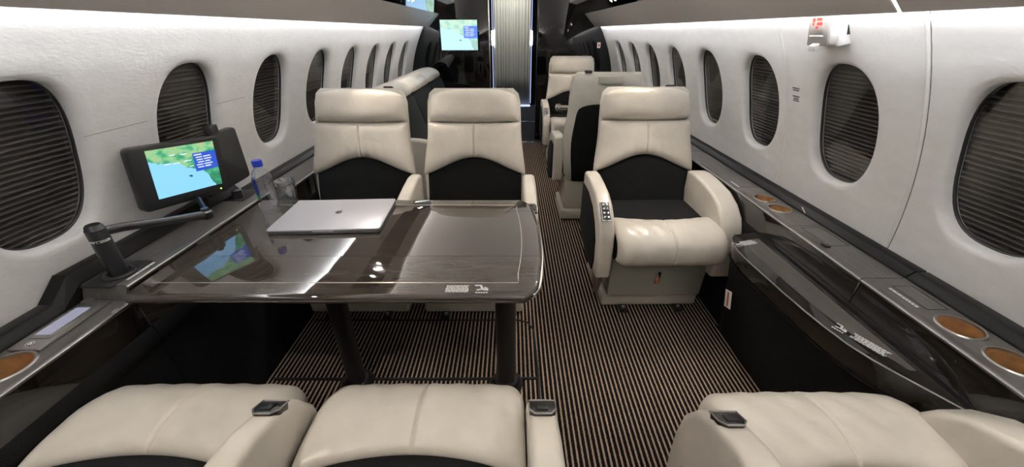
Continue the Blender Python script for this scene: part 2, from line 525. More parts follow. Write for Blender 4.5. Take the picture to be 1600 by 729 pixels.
def win_meshes(side):
    N = 64
    # pane
    v, f = [wall_pt(side, 0, WZ, 0.036)], []
    fr = (0.3, 0.6, 0.85, 1.02)
    for q in fr:
        for i in range(N):
            th = 2 * PI * i / N; r = sup(th) * q
            v.append(wall_pt(side, r * math.cos(th), WZ + r * math.sin(th), 0.036))
    for i in range(N): f.append((0, 1 + i, 1 + (i + 1) % N))
    for q in range(len(fr) - 1):
        for i in range(N):
            a = 1 + q * N; b = a + N
            f.append((a + i, b + i, b + (i + 1) % N, a + (i + 1) % N))
    if side < 0: f = [tuple(reversed(q)) for q in f]
    pane = raw('pane', v, f, M['pane'], angle=80, fixn=False)
    assert pane.polygons[0].normal.x * side < 0 or pane.flip_normals() is None
    # gasket ring
    v, f = [], []
    for da, d in ((0.002, 0.032), (-0.002, 0.032), (-0.004, 0.034), (-0.004, 0.040), (0.002, 0.040)):
        for i in range(N):
            th = 2 * PI * i / N; r = sup(th, da)
            v.append(wall_pt(side, r * math.cos(th), WZ + r * math.sin(th), d))
    for q in range(5):
        for i in range(N):
            a = q * N; b = ((q + 1) % 5) * N
            f.append((a + i, b + i, b + (i + 1) % N, a + (i + 1) % N))
    gas = raw('window_frame', v, f, M['gasket'], angle=50)
    # pleated shade
    v, f = [], []
    z0, z1 = WZ - WB - 0.02, WZ + WB + 0.02
    pl = 0.0132
    n = 0
    z = z0
    while z < z1:            # rounded ribs standing proud of deep folds
        for q, d in ((0.0, 0.064), (0.50, 0.064), (0.56, 0.050), (0.68, 0.046), (0.84, 0.046), (0.96, 0.050)):
            zz = z + q * pl
            v.append(wall_pt(side, -WA - 0.02, zz, d)); v.append(wall_pt(side, WA + 0.02, zz, d)); n += 1
        z += pl
    for i in range(n - 1): f.append((2 * i, 2 * i + 1, 2 * i + 3, 2 * i + 2))
    sh = raw('pleated_shade', v, f, M['shade'], smooth=False)
    return pane, gas, sh

wcount = 0
for side in (-1, 1):
    pane, gas, sh = win_meshes(side)
    for yc in WYS[side]:
        wcount += 1
        w = empty('window_%d' % wcount, (0, yc, 0))
        tag(w, kind='structure')
        link('pane', pane, w); link('window_frame', gas, w); link('pleated_shade', sh, w)

# seams and small marks on the wall linings
def wall_strip(name, side, y, w, d, z0, z1, mat, parent):
    v, f = [], []
    n = 24
    for i in range(n + 1):
        z = z0 + (z1 - z0) * i / n
        v += [wall_pt(side, y - w, z, 0.0005), wall_pt(side, y - w * 0.5, z, -d), wall_pt(side, y + w * 0.5, z, -d), wall_pt(side, y + w, z, 0.0005)]
    for i in range(n):
        for q in range(3):
            a = 4 * i + q
            f.append((a, a + 1, a + 5, a + 4))
    return link(name, raw(name, v, f, mat, angle=70), parent)
wall_strip('panel_bead', 1, 1.052, 0.006, 0.004, 0.60, 1.33, M['wall'], walls[1])
wall_strip('panel_joint', 1, 1.043, 0.0022, 0.0006, 0.60, 1.33, M['mark_grey'], walls[1])
wall_strip('panel_bead', 1, 1.628, 0.006, 0.004, 0.60, 1.33, M['wall'], walls[1])
for ya, yb in ((1.0, 1.20), (1.505, 1.68), (-0.2, 0.70)):
    v, f = [], []
    for i in range(9):
        y = ya + (yb - ya) * i / 8
        z = 0.975
        v += [wall_pt(-1, y, z, -0.0004), wall_pt(-1, y, z + 0.0018, -0.0004)]
    for i in range(8): f.append((2 * i, 2 * i + 1, 2 * i + 3, 2 * i + 2))
    link('lining_joint', raw('lining_joint', v, f, pmat('joint_grey', (0.34, 0.33, 0.32), 0.7)), walls[-1])

# floor
floor = link('floor', box_me('floor', -1.0, 1.0, Y_BACK, 4.735, -0.03, 0.0, M['carpet'], 0)); tag(floor, kind='structure')
def floor_line(pts, w=0.006):
    return link('carpet_seam', tube_me('carpet_seam', pts, w, M['groove'], 6), floor)
floor_line([(-0.94, 1.427, 0), (-0.3, 1.427, 0), (0.03, 1.427, 0), (0.075, 1.41, 0), (0.1, 1.36, 0), (0.105, 1.1, 0), (0.1, 0.8, 0), (0.1, -0.5, 0)], 0.005)
floor_line([(-0.94, 1.076, 0), (-0.3, 1.076, 0), (0.1, 1.08, 0)], 0.007)
fh = link('floor_vestibule', box_me('floor_vestibule', -1.3, 1.3, 4.735, 8.2, -0.03, 0.0, M['dark_carpet'], 0)); tag(fh, kind='structure')
for y in (4.735, 5.95):
    tag(link('trim_1' if y < 5 else 'trim_2', box_me('threshold', -0.6, 0.6, y - 0.012, y + 0.012, 0.0, 0.006, M['chrome'], 0.002)), kind='structure')

# ceiling
cp = [(0.70, 1.475), (0.705, 1.53), (0.66, 1.62), (0.56, 1.72), (0.40, 1.81), (0.2, 1.865), (0, 1.88)]
prof = cp + [(-x, z) for x, z in reversed(cp[:-1])]
outer = [(-x * 1.02, z + 0.04) for x, z in prof]
v, f = [], []
for x, z in prof: v += [(x, Y_BACK, z), (x, Y_BULK, z)]
for i in range(len(prof) - 1): f.append((2 * i, 2 * i + 1, 2 * i + 3, 2 * i + 2))
ceil = link('ceiling', raw('ceiling', v, f, M['ceiling'], angle=60)); tag(ceil, kind='structure')
# lips that hide the ceiling coves
for s in (-1, 1):
    tag(link('trim_%d' % (4 + s), prism_me('ceiling_lip', [(s * 0.70, 1.472), (s * 0.625, 1.488), (s * 0.62, 1.512), (s * 0.628, 1.512), (s * 0.634, 1.495), (s * 0.70, 1.482)], 'y', Y_BACK, Y_BULK, M['ceiling'])), kind='structure')
    o = link('ceiling_light', box_me('ceiling_light', min(s * 0.648, s * 0.690), max(s * 0.648, s * 0.690), Y_BACK + 0.05, Y_BULK - 0.05, 1.498, 1.504, M['ceil_led'], 0))
    tag(o, 'warm light strip in the ceiling cove above the %s' % ('dining table and sofa' if s < 0 else 'single armchairs'), 'light')

# back wall behind the camera
tag(link('wall_back', box_me('wall_back', -1.3, 1.3, Y_BACK - 0.05, Y_BACK, 0, 1.95, M['ceiling'], 0)), kind='structure')
# forward bulkhead with doorway
tag(link('wall_front', box_me('wall_front', -1.3, -0.262, Y_BULK, Y_BULK + 0.05, 0, 1.95, M['bulk'], 0.004)), kind='structure')
tag(link('wall_front_aisle', box_me('wall_front_aisle', 0.285, 1.3, Y_BULK, Y_BULK + 0.05, 0, 1.95, M['bulk'], 0.012, 3)), kind='structure')
tag(link('trim_6', box_me('door_edge', -0.262, -0.250, Y_BULK - 0.004, Y_BULK + 0.054, 0, 1.9, M['chrome'], 0.002)), kind='structure')
tag(link('wall_vestibule_left', box_me('wall_vestibule_left', -0.48, -0.43, Y_BULK + 0.05, 7.5, 0, 1.95, M['bulk'], 0)), kind='structure')
tag(link('wall_vestibule_right', box_me('wall_vestibule_right', 0.43, 0.48, Y_BULK + 0.05, 7.5, 0, 1.95, M['bulk'], 0)), kind='structure')
tag(link('ceiling_vestibule', box_me('ceiling_vestibule', -0.5, 0.5, Y_BULK + 0.05, 7.5, 1.95, 2.0, M['ceiling'], 0)), kind='structure')
tag(link('wall_vestibule_end', box_me('wall_vestibule_end', -0.5, 0.5, 7.45, 7.5, 0, 1.95, M['bulk'], 0)), kind='structure')
al = bpy.data.lights.new('vestibule_fill', 'AREA'); al.shape = 'RECTANGLE'; al.size = 0.5; al.size_y = 0.2; al.energy = 9; al.color = (1, 0.98, 0.94)  # unseen fill lamp added to light the curtain
ao = bpy.data.objects.new('vestibule_fill', al); ao.location = (0, 6.75, 1.93); ao.rotation_euler = (0.35, 0, 0); C.objects.link(ao)

# curtain with pleats
v, f = [], []
n = 180; zs = [0.02, 0.5, 1.0, 1.5, 1.9]
for j, z in enumerate(zs):
    for i in range(n + 1):
        x = -0.315 + 0.63 * i / n
        d = 0.016 * math.sin(i / n * 2 * PI * 13 + 0.6 * math.sin(i * 0.11)) + 0.006 * math.sin(i / n * 2 * PI * 31 + j * 0.4)
        v.append((x, 7.32 + d, z))
for j in range(len(zs) - 1):
    for i in range(n):
        a = j * (n + 1) + i
        f.append((a, a + 1, a + n + 2, a + n + 1))
cu = link('curtain', raw('curtain', v, f, M['curtain'], angle=80))
sm = cu.modifiers.new('solid', 'SOLIDIFY'); sm.thickness = 0.003
tag(cu, 'pale grey green pleated curtain hanging across the far doorway', 'curtain')
for s in (-1, 1):  # glowing strips added in place of light leaking past the curtain sides
    o = empty('curtain_leak', (s * 0.333, 7.31, 0))
    link('leak_strip', box_me('leak_strip', -0.004, 0.004, -0.006, 0.006, 0.05, 1.9, M['leak_glow_dim'], 0), o)
    link('leak_bright', box_me('leak_bright', -0.012, 0.012, -0.012, 0.004, 1.0, 1.22, M['leak_glow'], 0.004), o)
    tag(o, 'bright strip added as light leaking past the %s edge of the doorway curtain' % ('sofa-side' if s < 0 else 'chair-side'), 'light', 'curtain light leaks')
o = link('curtain_foot_leak', box_me('curtain_foot_leak', -0.33, 0.33, 7.27, 7.285, 0.0, 0.03, M['leak_glow_dim'], 0.002))  # added glow, the leak of light below the curtain hem
tag(o, 'bluish strip added as light leaking out under the doorway curtain', 'light')

# ------------------------------------------------------------------ overhead panels, service strips, cove lights
def overhead(side, ya, yb, label):
    s = side
    poly = [(s * 0.925, 1.257), (s * 0.860, 1.318), (s * 0.80, 1.385), (s * 0.815, 1.400), (s * 0.872, 1.335), (s * 0.932, 1.272)]
    o = link('overhead_panel', prism_me('overhead_panel', poly, 'y', ya, yb, M['bin'], 0.002, 1))
    tag(o, label, 'overhead panel')
overhead(-1, Y_BACK, Y_BULK - 0.001, 'long grey overhead panel above the windows beside the dining table')
overhead(1, Y_BACK, 1.050, 'grey overhead panel end piece, divided by a bright gap from its neighbour')
overhead(1, 1.062, Y_BULK - 0.001, 'grey overhead panel from the bright gap past the red sign to the bulkhead')
for s in (-1, 1):
    poly = [(s * 0.80, 1.385), (s * 0.70, 1.472), (s * 0.706, 1.482), (s * 0.815, 1.40)]
    o = empty('service_panel', (0, 0, 0))
    link('panel', prism_me('service_panel', poly, 'y', Y_BACK, Y_BULK - 0.001, M['psu'], 0.001, 1), o)
    nn = Vector((-s * 0.656, 0, -0.755))
    rows = (1.72, 1.84, 1.96, 3.3, 3.42)
    me = lathe_me('lamp', [(0.0, 0.0), (0.016, 0.0), (0.018, 0.003), (0.018, 0.008)], M['readlight'], 16)
    for y in rows:
        link('lamp', me, o, (s * 0.752, y, 1.4265), Vector((0, 0, -1)).rotation_difference(nn).to_euler())
    tag(o, 'glossy black overhead service strip above the %s' % ('sofa' if s < 0 else 'single armchairs'), 'service panel')
    o = link('cove_light', prism_me('cove_light', [(s * 0.884, 1.322), (s * 0.912, 1.298), (s * 0.916, 1.302), (s * 0.888, 1.328)], 'y', Y_BACK + 0.05, Y_BULK - 0.05, M['cove'], 0))
    tag(o, 'white light strip hidden behind the overhead panel on the %s' % ('table side' if s < 0 else 'single-armchair side'), 'light')
    # closing strip between panel and wall so that no light leaks up
    tag(link('trim_%d' % (8 + s), prism_me('cove_back', [(s * 0.815, 1.40), (s * 0.90, 1.40), (s * 0.90, 1.41), (s * 0.70, 1.49), (s * 0.70, 1.475)], 'y', Y_BACK, Y_BULK, M['ceiling'])), kind='structure')
for (x, y, tx, ty, w) in ((-0.74, 1.84, -0.42, 1.45, 1.3), (0.74, 1.72, 0.62, 1.40, 1.2), (-0.74, 0.2, -0.45, 0.5, 1), (0.74, 0.2, 0.55, 0.45, 1), (0.74, 3.3, 0.5, 3.9, 1), (0.74, 1.96, 0.15, 1.5, 1.2), (-0.74, 3.3, -0.5, 3.3, 0.8)):
    l = bpy.data.lights.new('reading_light', 'SPOT'); l.energy = SPOT_W * w; l.spot_size = math.radians(75); l.spot_blend = 0.5; l.shadow_soft_size = 0.012; l.color = (1, 0.9, 0.78)
    lo = bpy.data.objects.new('reading_light', l); lo.location = (x * 0.98, y, 1.41); C.objects.link(lo)
    lo.rotation_euler = Vector((tx - x, ty - y, 0.4 - 1.41)).to_track_quat('-Z', 'Y').to_euler()

# screen on the bulkhead
def screen_quad(name, w, h, mat, parent, loc=(0, 0, 0), rot=(PI / 2, 0, 0)):
    me = bpy.data.meshes.new(name)
    me.from_pydata([(-w / 2, -h / 2, 0), (w / 2, -h / 2, 0), (w / 2, h / 2, 0), (-w / 2, h / 2, 0)], [], [(0, 1, 2, 3)])
    uvl = me.uv_layers.new(name='UVMap')
    for i, c in enumerate(((0, 0), (1, 0), (1, 1), (0, 1))): uvl.data[i].uv = c
    me.materials.append(mat)
    return link(name, me, parent, loc, rot)
def map_screen(parent, w, h, loc, rot, far=False):
    q = screen_quad('screen', w, h, M['map_far'] if far else M['map'], parent, loc, rot)
    r = random.Random(3)
    # info box lies on the picture
    bx = bars_me('info_box', [(0.13 * w, 0.5 * w, -0.10 * h, 0.30 * h)], M['map_box_far'] if far else M['map_box'], 0.0003)
    link('info_box', bx, q)
    rows = [(0.15 * w, 0.27 * w, 0.245 * h, 0.27 * h)]
    for i in range(5):
        y = (0.19 - 0.055 * i) * h
        x = r.uniform(0.16, 0.2) * w
        rows += [(x, x + 0.1 * w, y, y + 0.022 * h), (x + 0.12 * w, x + r.uniform(0.2, 0.27) * w, y, y + 0.022 * h)]
    if not far:
        for (x, y, l) in ((-0.3, 0.16, .08), (-0.18, 0.15, .1), (-0.02, 0.16, .12), (-0.05, 0.31, .1), (-0.2, .33, .08), (.05, .03, .06), (.3, -.02, .07)):
            rows.append((x * w, (x + l) * w, y * h, (y + 0.018) * h))
    link('map_text', bars_me('map_text', rows, M['scr_text'], 0.0006), q)
    link('island', bars_me('island', [(0.0, 0.05 * w, -0.17 * h, -0.15 * h), (0.02 * w, 0.06 * w, -0.19 * h, -0.17 * h)], pmat('island_green', (0.02, 0.1, 0.1), 0.4), 0.0004), q)
    return q
bs = empty('bulkhead_screen', (-0.593, Y_BULK - 0.002, 1.176))
link('bezel', box_me('bezel', -0.225, 0.225, -0.004, 0.002, -0.165, 0.165, M['bulk'], 0.001), bs)
map_screen(bs, 0.412, 0.302, (0, -0.0055, 0), (PI / 2, 0, 0), True)
tag(bs, 'flat screen with a moving map on the glossy black bulkhead', 'screen')
o = empty('wall_placard', (0.985, Y_BULK - 0.001, 1.075))
link('plate', box_me('plate', -0.018, 0.018, -0.003, 0.0, -0.028, 0.028, M['white'], 0.001), o)
link('symbol', bars_me('symbol', [(-0.01, 0.01, -0.016, 0.016)], M['red']), o, (0, -0.0032, 0), (PI / 2, 0, 0))
tag(o, 'small white and red placard on the black bulkhead beside the windows', 'placard')

# ------------------------------------------------------------------ side consoles
def console(side, ya, yb, zt, label, lower=True, xin=0.995, trim=0.022, joint=None):
    s = side
    root = empty('side_console', (0, 0, 0))
    # lacquered body
    body = [(s * xin, zt - 0.012), (s * (xin - 0.006), zt - 0.09), (s * 0.990, 0.50), (s * 0.992, 0.46), (s * 1.15, 0.46), (s * 1.15, zt - 0.012), (s * 1.118, zt - 0.012), (s * 1.118, zt - 0.075), (s * 1.004, zt - 0.075), (s * 1.004, zt - 0.012)]
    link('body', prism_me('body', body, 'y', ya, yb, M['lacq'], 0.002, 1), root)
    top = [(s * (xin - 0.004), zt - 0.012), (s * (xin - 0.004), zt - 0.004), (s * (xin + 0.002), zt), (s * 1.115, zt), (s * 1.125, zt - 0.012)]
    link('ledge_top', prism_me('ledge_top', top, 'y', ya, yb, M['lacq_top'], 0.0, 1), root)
    tr = [(s * 1.112, zt - 0.01), (s * 1.114, zt + 0.004), (s * 1.135, zt + trim), (s * 1.170, zt + trim), (s * 1.170, zt - 0.01)]
    link('wall_trim', prism_me('wall_trim', tr, 'y', ya, yb, M['trim'], 0.003, 2), root)
    link('edge_strip', tube_me('edge_strip', [(s * (xin - 0.003), ya, zt - 0.006), (s * (xin - 0.003), yb, zt - 0.006)], 0.0022, M['steel'], 6), root)
    if lower:
        pad = [(s * 0.990, 0.508), (s * 0.983, 0.495), (s * 0.980, 0.47), (s * 0.983, 0.445), (s * 1.0, 0.44), (s * 1.0, 0.505)]
        link('padded_roll', prism_me('padded_roll', pad, 'y', ya, yb, M['suede_dark'], 0.004, 2), root)
        kick = [(s * 0.986, 0.445), (s * 0.966, 0.0), (s * 1.05, 0.0), (s * 1.05, 0.445)]
        link('side_panel', prism_me('side_panel', kick, 'y', ya, yb, M['suede_dark'], 0), root)
    tag(root, label, 'console')
    return root
cL1 = console(-1, Y_BACK, 0.812, 0.600, 'dark lacquered side console with a round cup holder and small control display')
cL2 = console(-1, 0.815, 1.48, 0.640, 'raised dark lacquered side console that carries the monitors beside the table', xin=1.0, trim=0.03)
cL3 = console(-1, 1.483, 2.44, 0.600, 'dark side console between the window-side armchair and the wall')
cR1 = console(1, Y_BACK, 0.903, 0.600, 'dark lacquered side console with two large amber cup holders')
cR2 = console(1, 0.906, 4.84, 0.600, 'long dark lacquered side console with two small amber cup holders')
pa = [(-1.112, 0.588), (-1.114, 0.604), (-1.135, 0.622), (-1.170, 0.622), (-1.170, 0.588)]
pb = [(-1.112, 0.630), (-1.114, 0.644), (-1.135, 0.670), (-1.170, 0.670), (-1.170, 0.630)]
v = [(x, 0.755, z) for x, z in pa] + [(x, 0.815, z) for x, z in pb] + [(x, 0.815, z - 0.05) for x, z in ((-1.112, 0.63), (-1.170, 0.63))]
link('ledge_riser', prism_me('ledge_riser', [(0.800, 0.592), (0.800, 0.601), (0.8165, 0.6395), (0.8165, 0.592)], 'x', -1.112, -0.998, M['lacq_top'], 0), cL2)
link('trim_ramp', raw('trim_ramp', v, [(0, 1, 6, 5), (1, 2, 7, 6), (2, 3, 8, 7), (3, 4, 9, 8), (0, 4, 3, 2, 1), (0, 5, 10), (5, 6, 7, 8, 9)], M['trim'], smooth=False), cL2)

# panel joints on the ledges
def ledge_joint(par, side, y, zt):
    link('ledge_joint', box_me('ledge_joint', min(side * 0.994, side * 1.114), max(side * 0.994, side * 1.114), y - 0.0012, y + 0.0012, zt - 0.001, zt + 0.0006, M['groove'], 0), par)
ledge_joint(cR2, 1, 1.235, .6); ledge_joint(cR2, 1, 1.62, .6); ledge_joint(cR2, 1, 2.2, .6); ledge_joint(cL1, -1, 0.47, .6); ledge_joint(cR1, 1, 0.50, .6)
# lid in the ledge near the cup holders
for (x0, x1, y0, y1, zt, par) in ((1.045, 1.098, 0.765, 0.865, .6, cR1), (1.03, 1.10, 1.09, 1.22, .6, cR2)):
    pts = [(x0, y0, zt), (x1, y0, zt), (x1, y1, zt), (x0, y1, zt)]
    link('lid_joint', tube_me('lid_joint', pts, 0.0012, M['groove'], 6, True), par)
tag(link('latch', box_me('latch', 1.012, 1.03, 1.075, 1.10, .6, .607, M['plastic'], .003), cR2))

def cup_holder(x, y, zt, r, label, group):
    root = empty('cup_holder', (x, y, zt))
    link('rim', lathe_me('rim', [(r * 0.93, -0.002), (r * 0.95, 0.003), (r * 1.03, 0.0035), (r * 1.08, 0.001), (r * 1.08, -0.002)], M['steel'], 40, caps=False), root)
    # liner is an open cup; the ledge is thin enough that the cup is sunk into a bored ring
    n = 40; v, f = [], []
    prof = [(r * 0.95, 0.0022), (r * 0.94, -0.01), (r * 0.90, -0.066)]
    for rr, z in prof:
        for k in range(n): v.append((rr * math.cos(2 * PI * k / n), rr * math.sin(2 * PI * k / n), z))
    for i in range(len(prof) - 1):
        for k in range(n): f.append((i * n + k, i * n + (k + 1) % n, (i + 1) * n + (k + 1) % n, (i + 1) * n + k))
    link('liner', raw('liner', v, f, M['amber'], fixn=False), root)
    link('cup_floor', lathe_me('cup_floor', [(0, -0.068), (r * 0.9, -0.068), (r * .9, -0.064), (0, -.064)], M['amber_shaded'], 40), root)
    tag(root, label, 'cup holder', group)
    return root
CUPS = [(-1, -1.055, 0.575, .6, .046, 'amber-lined cup holder in the ledge next to the small control display', None),
        (1, 1.060, 0.700, .6, .043, 'large amber-lined cup holder next to the ledge lid and its printed marks', 'large cup holders'),
        (1, 1.060, 0.592, .6, .043, 'large amber-lined cup holder one farther from the ledge lid', 'large cup holders'),
        (1, 1.055, 1.487, .6, .040, 'amber-lined cup holder nearer the armchair headrest in the long ledge', 'small cup holders'),
        (1, 1.055, 1.385, .6, .040, 'amber-lined cup holder nearer the ledge latch in the long ledge', 'small cup holders')]
for s, x, y, zt, r, lb, g in CUPS: cup_holder(x, y, zt, r, lb, g)
# bore the ledges where the cups sit (real holes)
def bore(root, holes):
    for o in list(root.children):
        if o.name.split('.')[0] in ('ledge_top',):
            for (x, y, zt, r) in holes:
                bm = bmesh.new()
                bmesh.ops.create_cone(bm, cap_ends=True, segments=40, radius1=r * 0.985, radius2=r * 0.985, depth=0.14, matrix=Matrix.Translation((x, y, zt - 0.0)))
                cme = bpy.data.meshes.new('cutter'); bm.to_mesh(cme); bm.free()
                co = bpy.data.objects.new('cutter', cme); C.objects.link(co)
                md = o.modifiers.new('bore', 'BOOLEAN'); md.operation = 'DIFFERENCE'; md.object = co; md.solver = 'EXACT'
                bpy.context.view_layer.update()
                dg = bpy.context.evaluated_depsgraph_get()
                nm = bpy.data.meshes.new_from_object(o.evaluated_get(dg))
                o.modifiers.clear(); o.data = nm
                bpy.data.objects.remove(co)
bore(cL1, [(x, y, zt, r) for s, x, y, zt, r, lb, g in CUPS[:1]])
bore(cR1, [(x, y, zt, r) for s, x, y, zt, r, lb, g in CUPS[1:3]])
bore(cR2, [(x, y, zt, r) for s, x, y, zt, r, lb, g in CUPS[3:]])

# bulging stowage console between the two single chairs
def stow():
    root = empty('stowage_console', (0, 0, 0))
    YS = [0.52, 0.563, 0.61, 0.658, 0.70, 0.752, 0.82, 0.884, 0.98, 1.085, 1.17, 1.235, 1.29, 1.33, 1.357, 1.375]
    XS = [0.985, 0.975, 0.948, 0.920, 0.898, 0.878, 0.865, 0.857, 0.849, 0.844, 0.840, 0.842, 0.852, 0.868, 0.890, 0.985]
    v, f = [], []
    zt = 0.50
    prof = []
    for y, x in zip(YS, XS):
        d = max(0.0, 0.985 - x)
        bot = 0.42
        ring = [(0.986, zt), (x + min(.02, d * .3), zt), (x + 0.001 * (d > .01), zt - 0.002), (x, zt - 0.008), (x + d * 0.05, zt - 0.05), (x + d * 0.10, bot), (0.986, bot)]
        prof.append(ring)
    m = len(prof[0])
    for y, r in zip(YS, prof): v += [(a, y, b) for a, b in r]
    for i in range(len(YS) - 1):
        for q in range(m):
            a = i * m + q; b = i * m + (q + 1) % m
            f.append((a, b, b + m, a + m))
    f.append(tuple(range(m))); f.append(tuple(range((len(YS) - 1) * m, len(YS) * m)))
    link('shelf', raw('shelf', v, f, M['lacq'], angle=30), root)
    edge = [(x - 0.0005, y, zt - 0.004) for y, x in zip(YS, XS)]
    link('edge_strip', tube_me('edge_strip', edge, 0.0022, M['steel'], 6), root)
    low = [(x + max(0, .985 - x) * .1 - 0.003, y, 0.42) for y, x in zip(YS, XS)]
    link('lower_strip', tube_me('lower_strip', low, 0.003, M['suede_dark'], 6), root)
    # black fabric apron below
    v, f = [], []
    for y, x in zip(YS, XS):
        d = max(0, .985 - x)
        xb = x + d * 0.12
        v += [(xb, y, 0.418), (0.5 * xb + 0.5 * 0.955, y, 0.22), (min(0.955, xb + 0.09), y, 0.0), (0.984, y, 0.0), (0.984, y, 0.418)]
    for i in range(len(YS) - 1):
        for q in range(5):
            a = i * 5 + q; b = i * 5 + (q + 1) % 5
            f.append((a, b, b + 5, a + 5))
    f.append((0, 1, 2, 3, 4)); n = (len(YS) - 1) * 5; f.append(tuple(range(n, n + 5)))
    link('apron', raw('apron', v, f, M['suede_dark'], angle=50), root)
    # paler inset panel on the top
    ins = [(0.965, 1.32), (0.91, 1.31), (0.885, 1.24), (0.885, 1.1), (0.893, 0.9), (0.915, 0.76), (0.955, 0.66), (0.968, 0.66)]
    link('inset', prism_me('inset', ins, 'z', zt, zt + 0.0012, M['lacq_top'], 0), root)
    tag(root, 'bulging dark lacquered stowage shelf with fabric front between the single armchairs', 'console')
    return root
stow()

# printed placards ------------------------------------------------------------
def placard(label, loc, rot, w, h, n, seed, mat='mark', icon=None, group=None):
    r = random.Random(seed)
    root = empty('printed_placard', loc, rot)
    link('print', bars_me('print', text_rows(w, h, n, r), M[mat]), root)
    if icon:
        ix, iy, sz = icon
        v, f = [], []
        def seg(x0, y0, x1, y1, t):
            b = len(v); d = Vector((x1 - x0, y1 - y0)); d.normalize(); p = Vector((-d.y, d.x)) * t
            for (x, y) in ((x0, y0), (x1, y1)):
                for q in (1, -1):
                    v.append((ix + (x + q * p.x) * sz, iy + (y + q * p.y) * sz, 0.0003))
            f.append((b, b + 1, b + 3, b + 2))
        # seated figure under a table leaf, struck by a bar, with a line of print
        seg(-.5, .42, -.05, .42, .07); seg(-.08, .42, .05, -.02, .08); seg(.05, -.02, .45, -.1, .10); seg(-.35, -.12, .2, .02, .06); seg(.15, .2, .42, .05, .06)
        for i in range(5): seg(-.42 + i * .18, -.42, -.42 + i * .18 + .13, -.42, .06)
        link('symbol', raw('symbol', v, f, M[mat], smooth=False), root)
    tag(root, label, 'placard', group)
    return root
placard('white printed notice and symbol on the table edge beside the aisle', (-0.138, 0.790, 0.6455), (0, 0, 0), 0.074, 0.030, 6, 1, icon=(0.062, 0.0, 0.036))
placard('white printed notice on the stowage shelf end beside the near armchair', (0.925, 0.745, 0.5016), (0, 0, -1.15), 0.085, 0.030, 6, 2, icon=(-0.068, 0.0, 0.034))
placard('white printed notice on the stowage shelf beside the cream armchair arm', (0.905, 1.285, 0.5016), (0, 0, 0.25), 0.075, 0.030, 6, 3, icon=(-0.05, 0.0, 0.03))
placard('white line of print along the ledge lid by the large cup holders', (1.030, 0.815, 0.6003), (0, 0, PI / 2), 0.105, 0.010, 2, 4)
placard('white line of print on the ledge beside the armchair headrest', (1.02, 1.66, 0.6003), (0, 0, PI / 2), 0.08, 0.008, 2, 5)
placard('white print on the wall trim next to the small cup holders', (1.118, 1.33, 0.6055), (0, -0.5, PI / 2), 0.07, 0.006, 1, 9)
placard('faint white symbol on the console face below the table corner', (-0.9955, 0.77, 0.565), (PI / 2, 0, PI / 2), 0.04, 0.006, 1, 6, icon=(-0.0, 0.02, 0.035))
# wall marks
wm = empty('wall_marking', wall_pt(1, 1.575, 1.005, -0.0006), (0, 0, 0))
rows = []
for (z, l) in ((0.02, .042), (0.012, .034), (-0.012, .04), (-0.021, .03), (-0.029, .036)):
    rows.append((-l / 2, l / 2, z - .0025, z + .0025))
ob = link('print', bars_me('print', rows, M['mark_grey'], 0.0003), wm, rot=(PI / 2, 0, -PI / 2))
wm.rotation_euler = (0, -0.34, 0)
tag(wm, 'small grey printed lines on the white wall beside the exit window', 'marking')
# red warning placard low on the right apron
rp = empty('warning_placard', (0.871, 1.245, 0.265), (PI / 2 + 0.0, -0.0, -PI / 2))
link('plate', box_me('plate', -0.022, 0.022, -0.036, 0.036, 0, 0.002, M['white'], 0.001), rp)
link('stripe', bars_me('stripe', [(-0.004, 0.006, -0.03, 0.03)], M['red']), rp, (0, 0, 0.0022))
rp.rotation_euler = (PI / 2, -0.30, -PI / 2)
tag(rp, 'small white placard with a red stripe on the black apron by the floor', 'placard')

# small control display in the left ledge
cd = empty('control_display', (-1.066, 0.711, 0.6005), (0, 0, 0.02))
link('frame', prism_me('frame', [(-0.038, -0.088), (0.034, -0.088), (0.034, 0.088), (-0.038, 0.088)], 'z', 0, 0.005, M['nickel'], 0.002), cd)
link('bezel', box_me('bezel', -0.030, 0.022, -0.055, 0.066, 0.004, 0.0075, M['nickel'], 0.002), cd)
link('screen', box_me('screen', -0.021, 0.013, -0.045, 0.052, 0.0076, 0.0086, M['lcd'], 0.0), cd)
link('button', lathe_me('button', [(0.0, .009), (0.005, .009), (0.0058, .007), (0.0085, .007), (0.009, .005)], M['chrome'], 20), cd, (-0.004, -0.072, 0))
link('speaker_slot', box_me('speaker_slot', -0.03, -0.006, 0.070, 0.086, 0.005, 0.012, M['nickel'], 0.003), cd)
tag(cd, 'small grey control display in a nickel frame set into the side ledge', 'control panel')

# ------------------------------------------------------------------ armchairs
CACHE = {}
def cm(key, make):
    if key not in CACHE: CACHE[key] = make()
    return CACHE[key]

A = math.radians(14)
UPV = Vector((0, math.sin(A), math.cos(A)))
NRM = Vector((0, -math.cos(A), math.sin(A)))
B0 = Vector((0, 0.165, 0.42))
def bp(x, t, d=0.0): return Vector((x, 0, 0)) + B0 + UPV * t + NRM * d
def lerp_tab(tab, t):
    if t <= tab[0][0]: return tab[0][1]
    for (a, x), (b, y) in zip(tab, tab[1:]):
        if t <= b:
            q = (t - a) / (b - a); q = q * q * (3 - 2 * q)
            return x + (y - x) * q
    return tab[-1][1]
HW = [(-0.15, 0.225), (0.16, 0.252), (0.40, 0.226), (0.50, 0.219), (0.545, 0.207), (0.57, 0.175), (0.582, 0.12)]
def hw(t): return lerp_tab(HW, t)
def arch(x): return 0.172 + 0.082 * math.cos(min(1, abs(x) / 0.25) * PI / 2) ** 1.6
def seam(x, w, d): return -d * math.exp(-(x / w) ** 2)

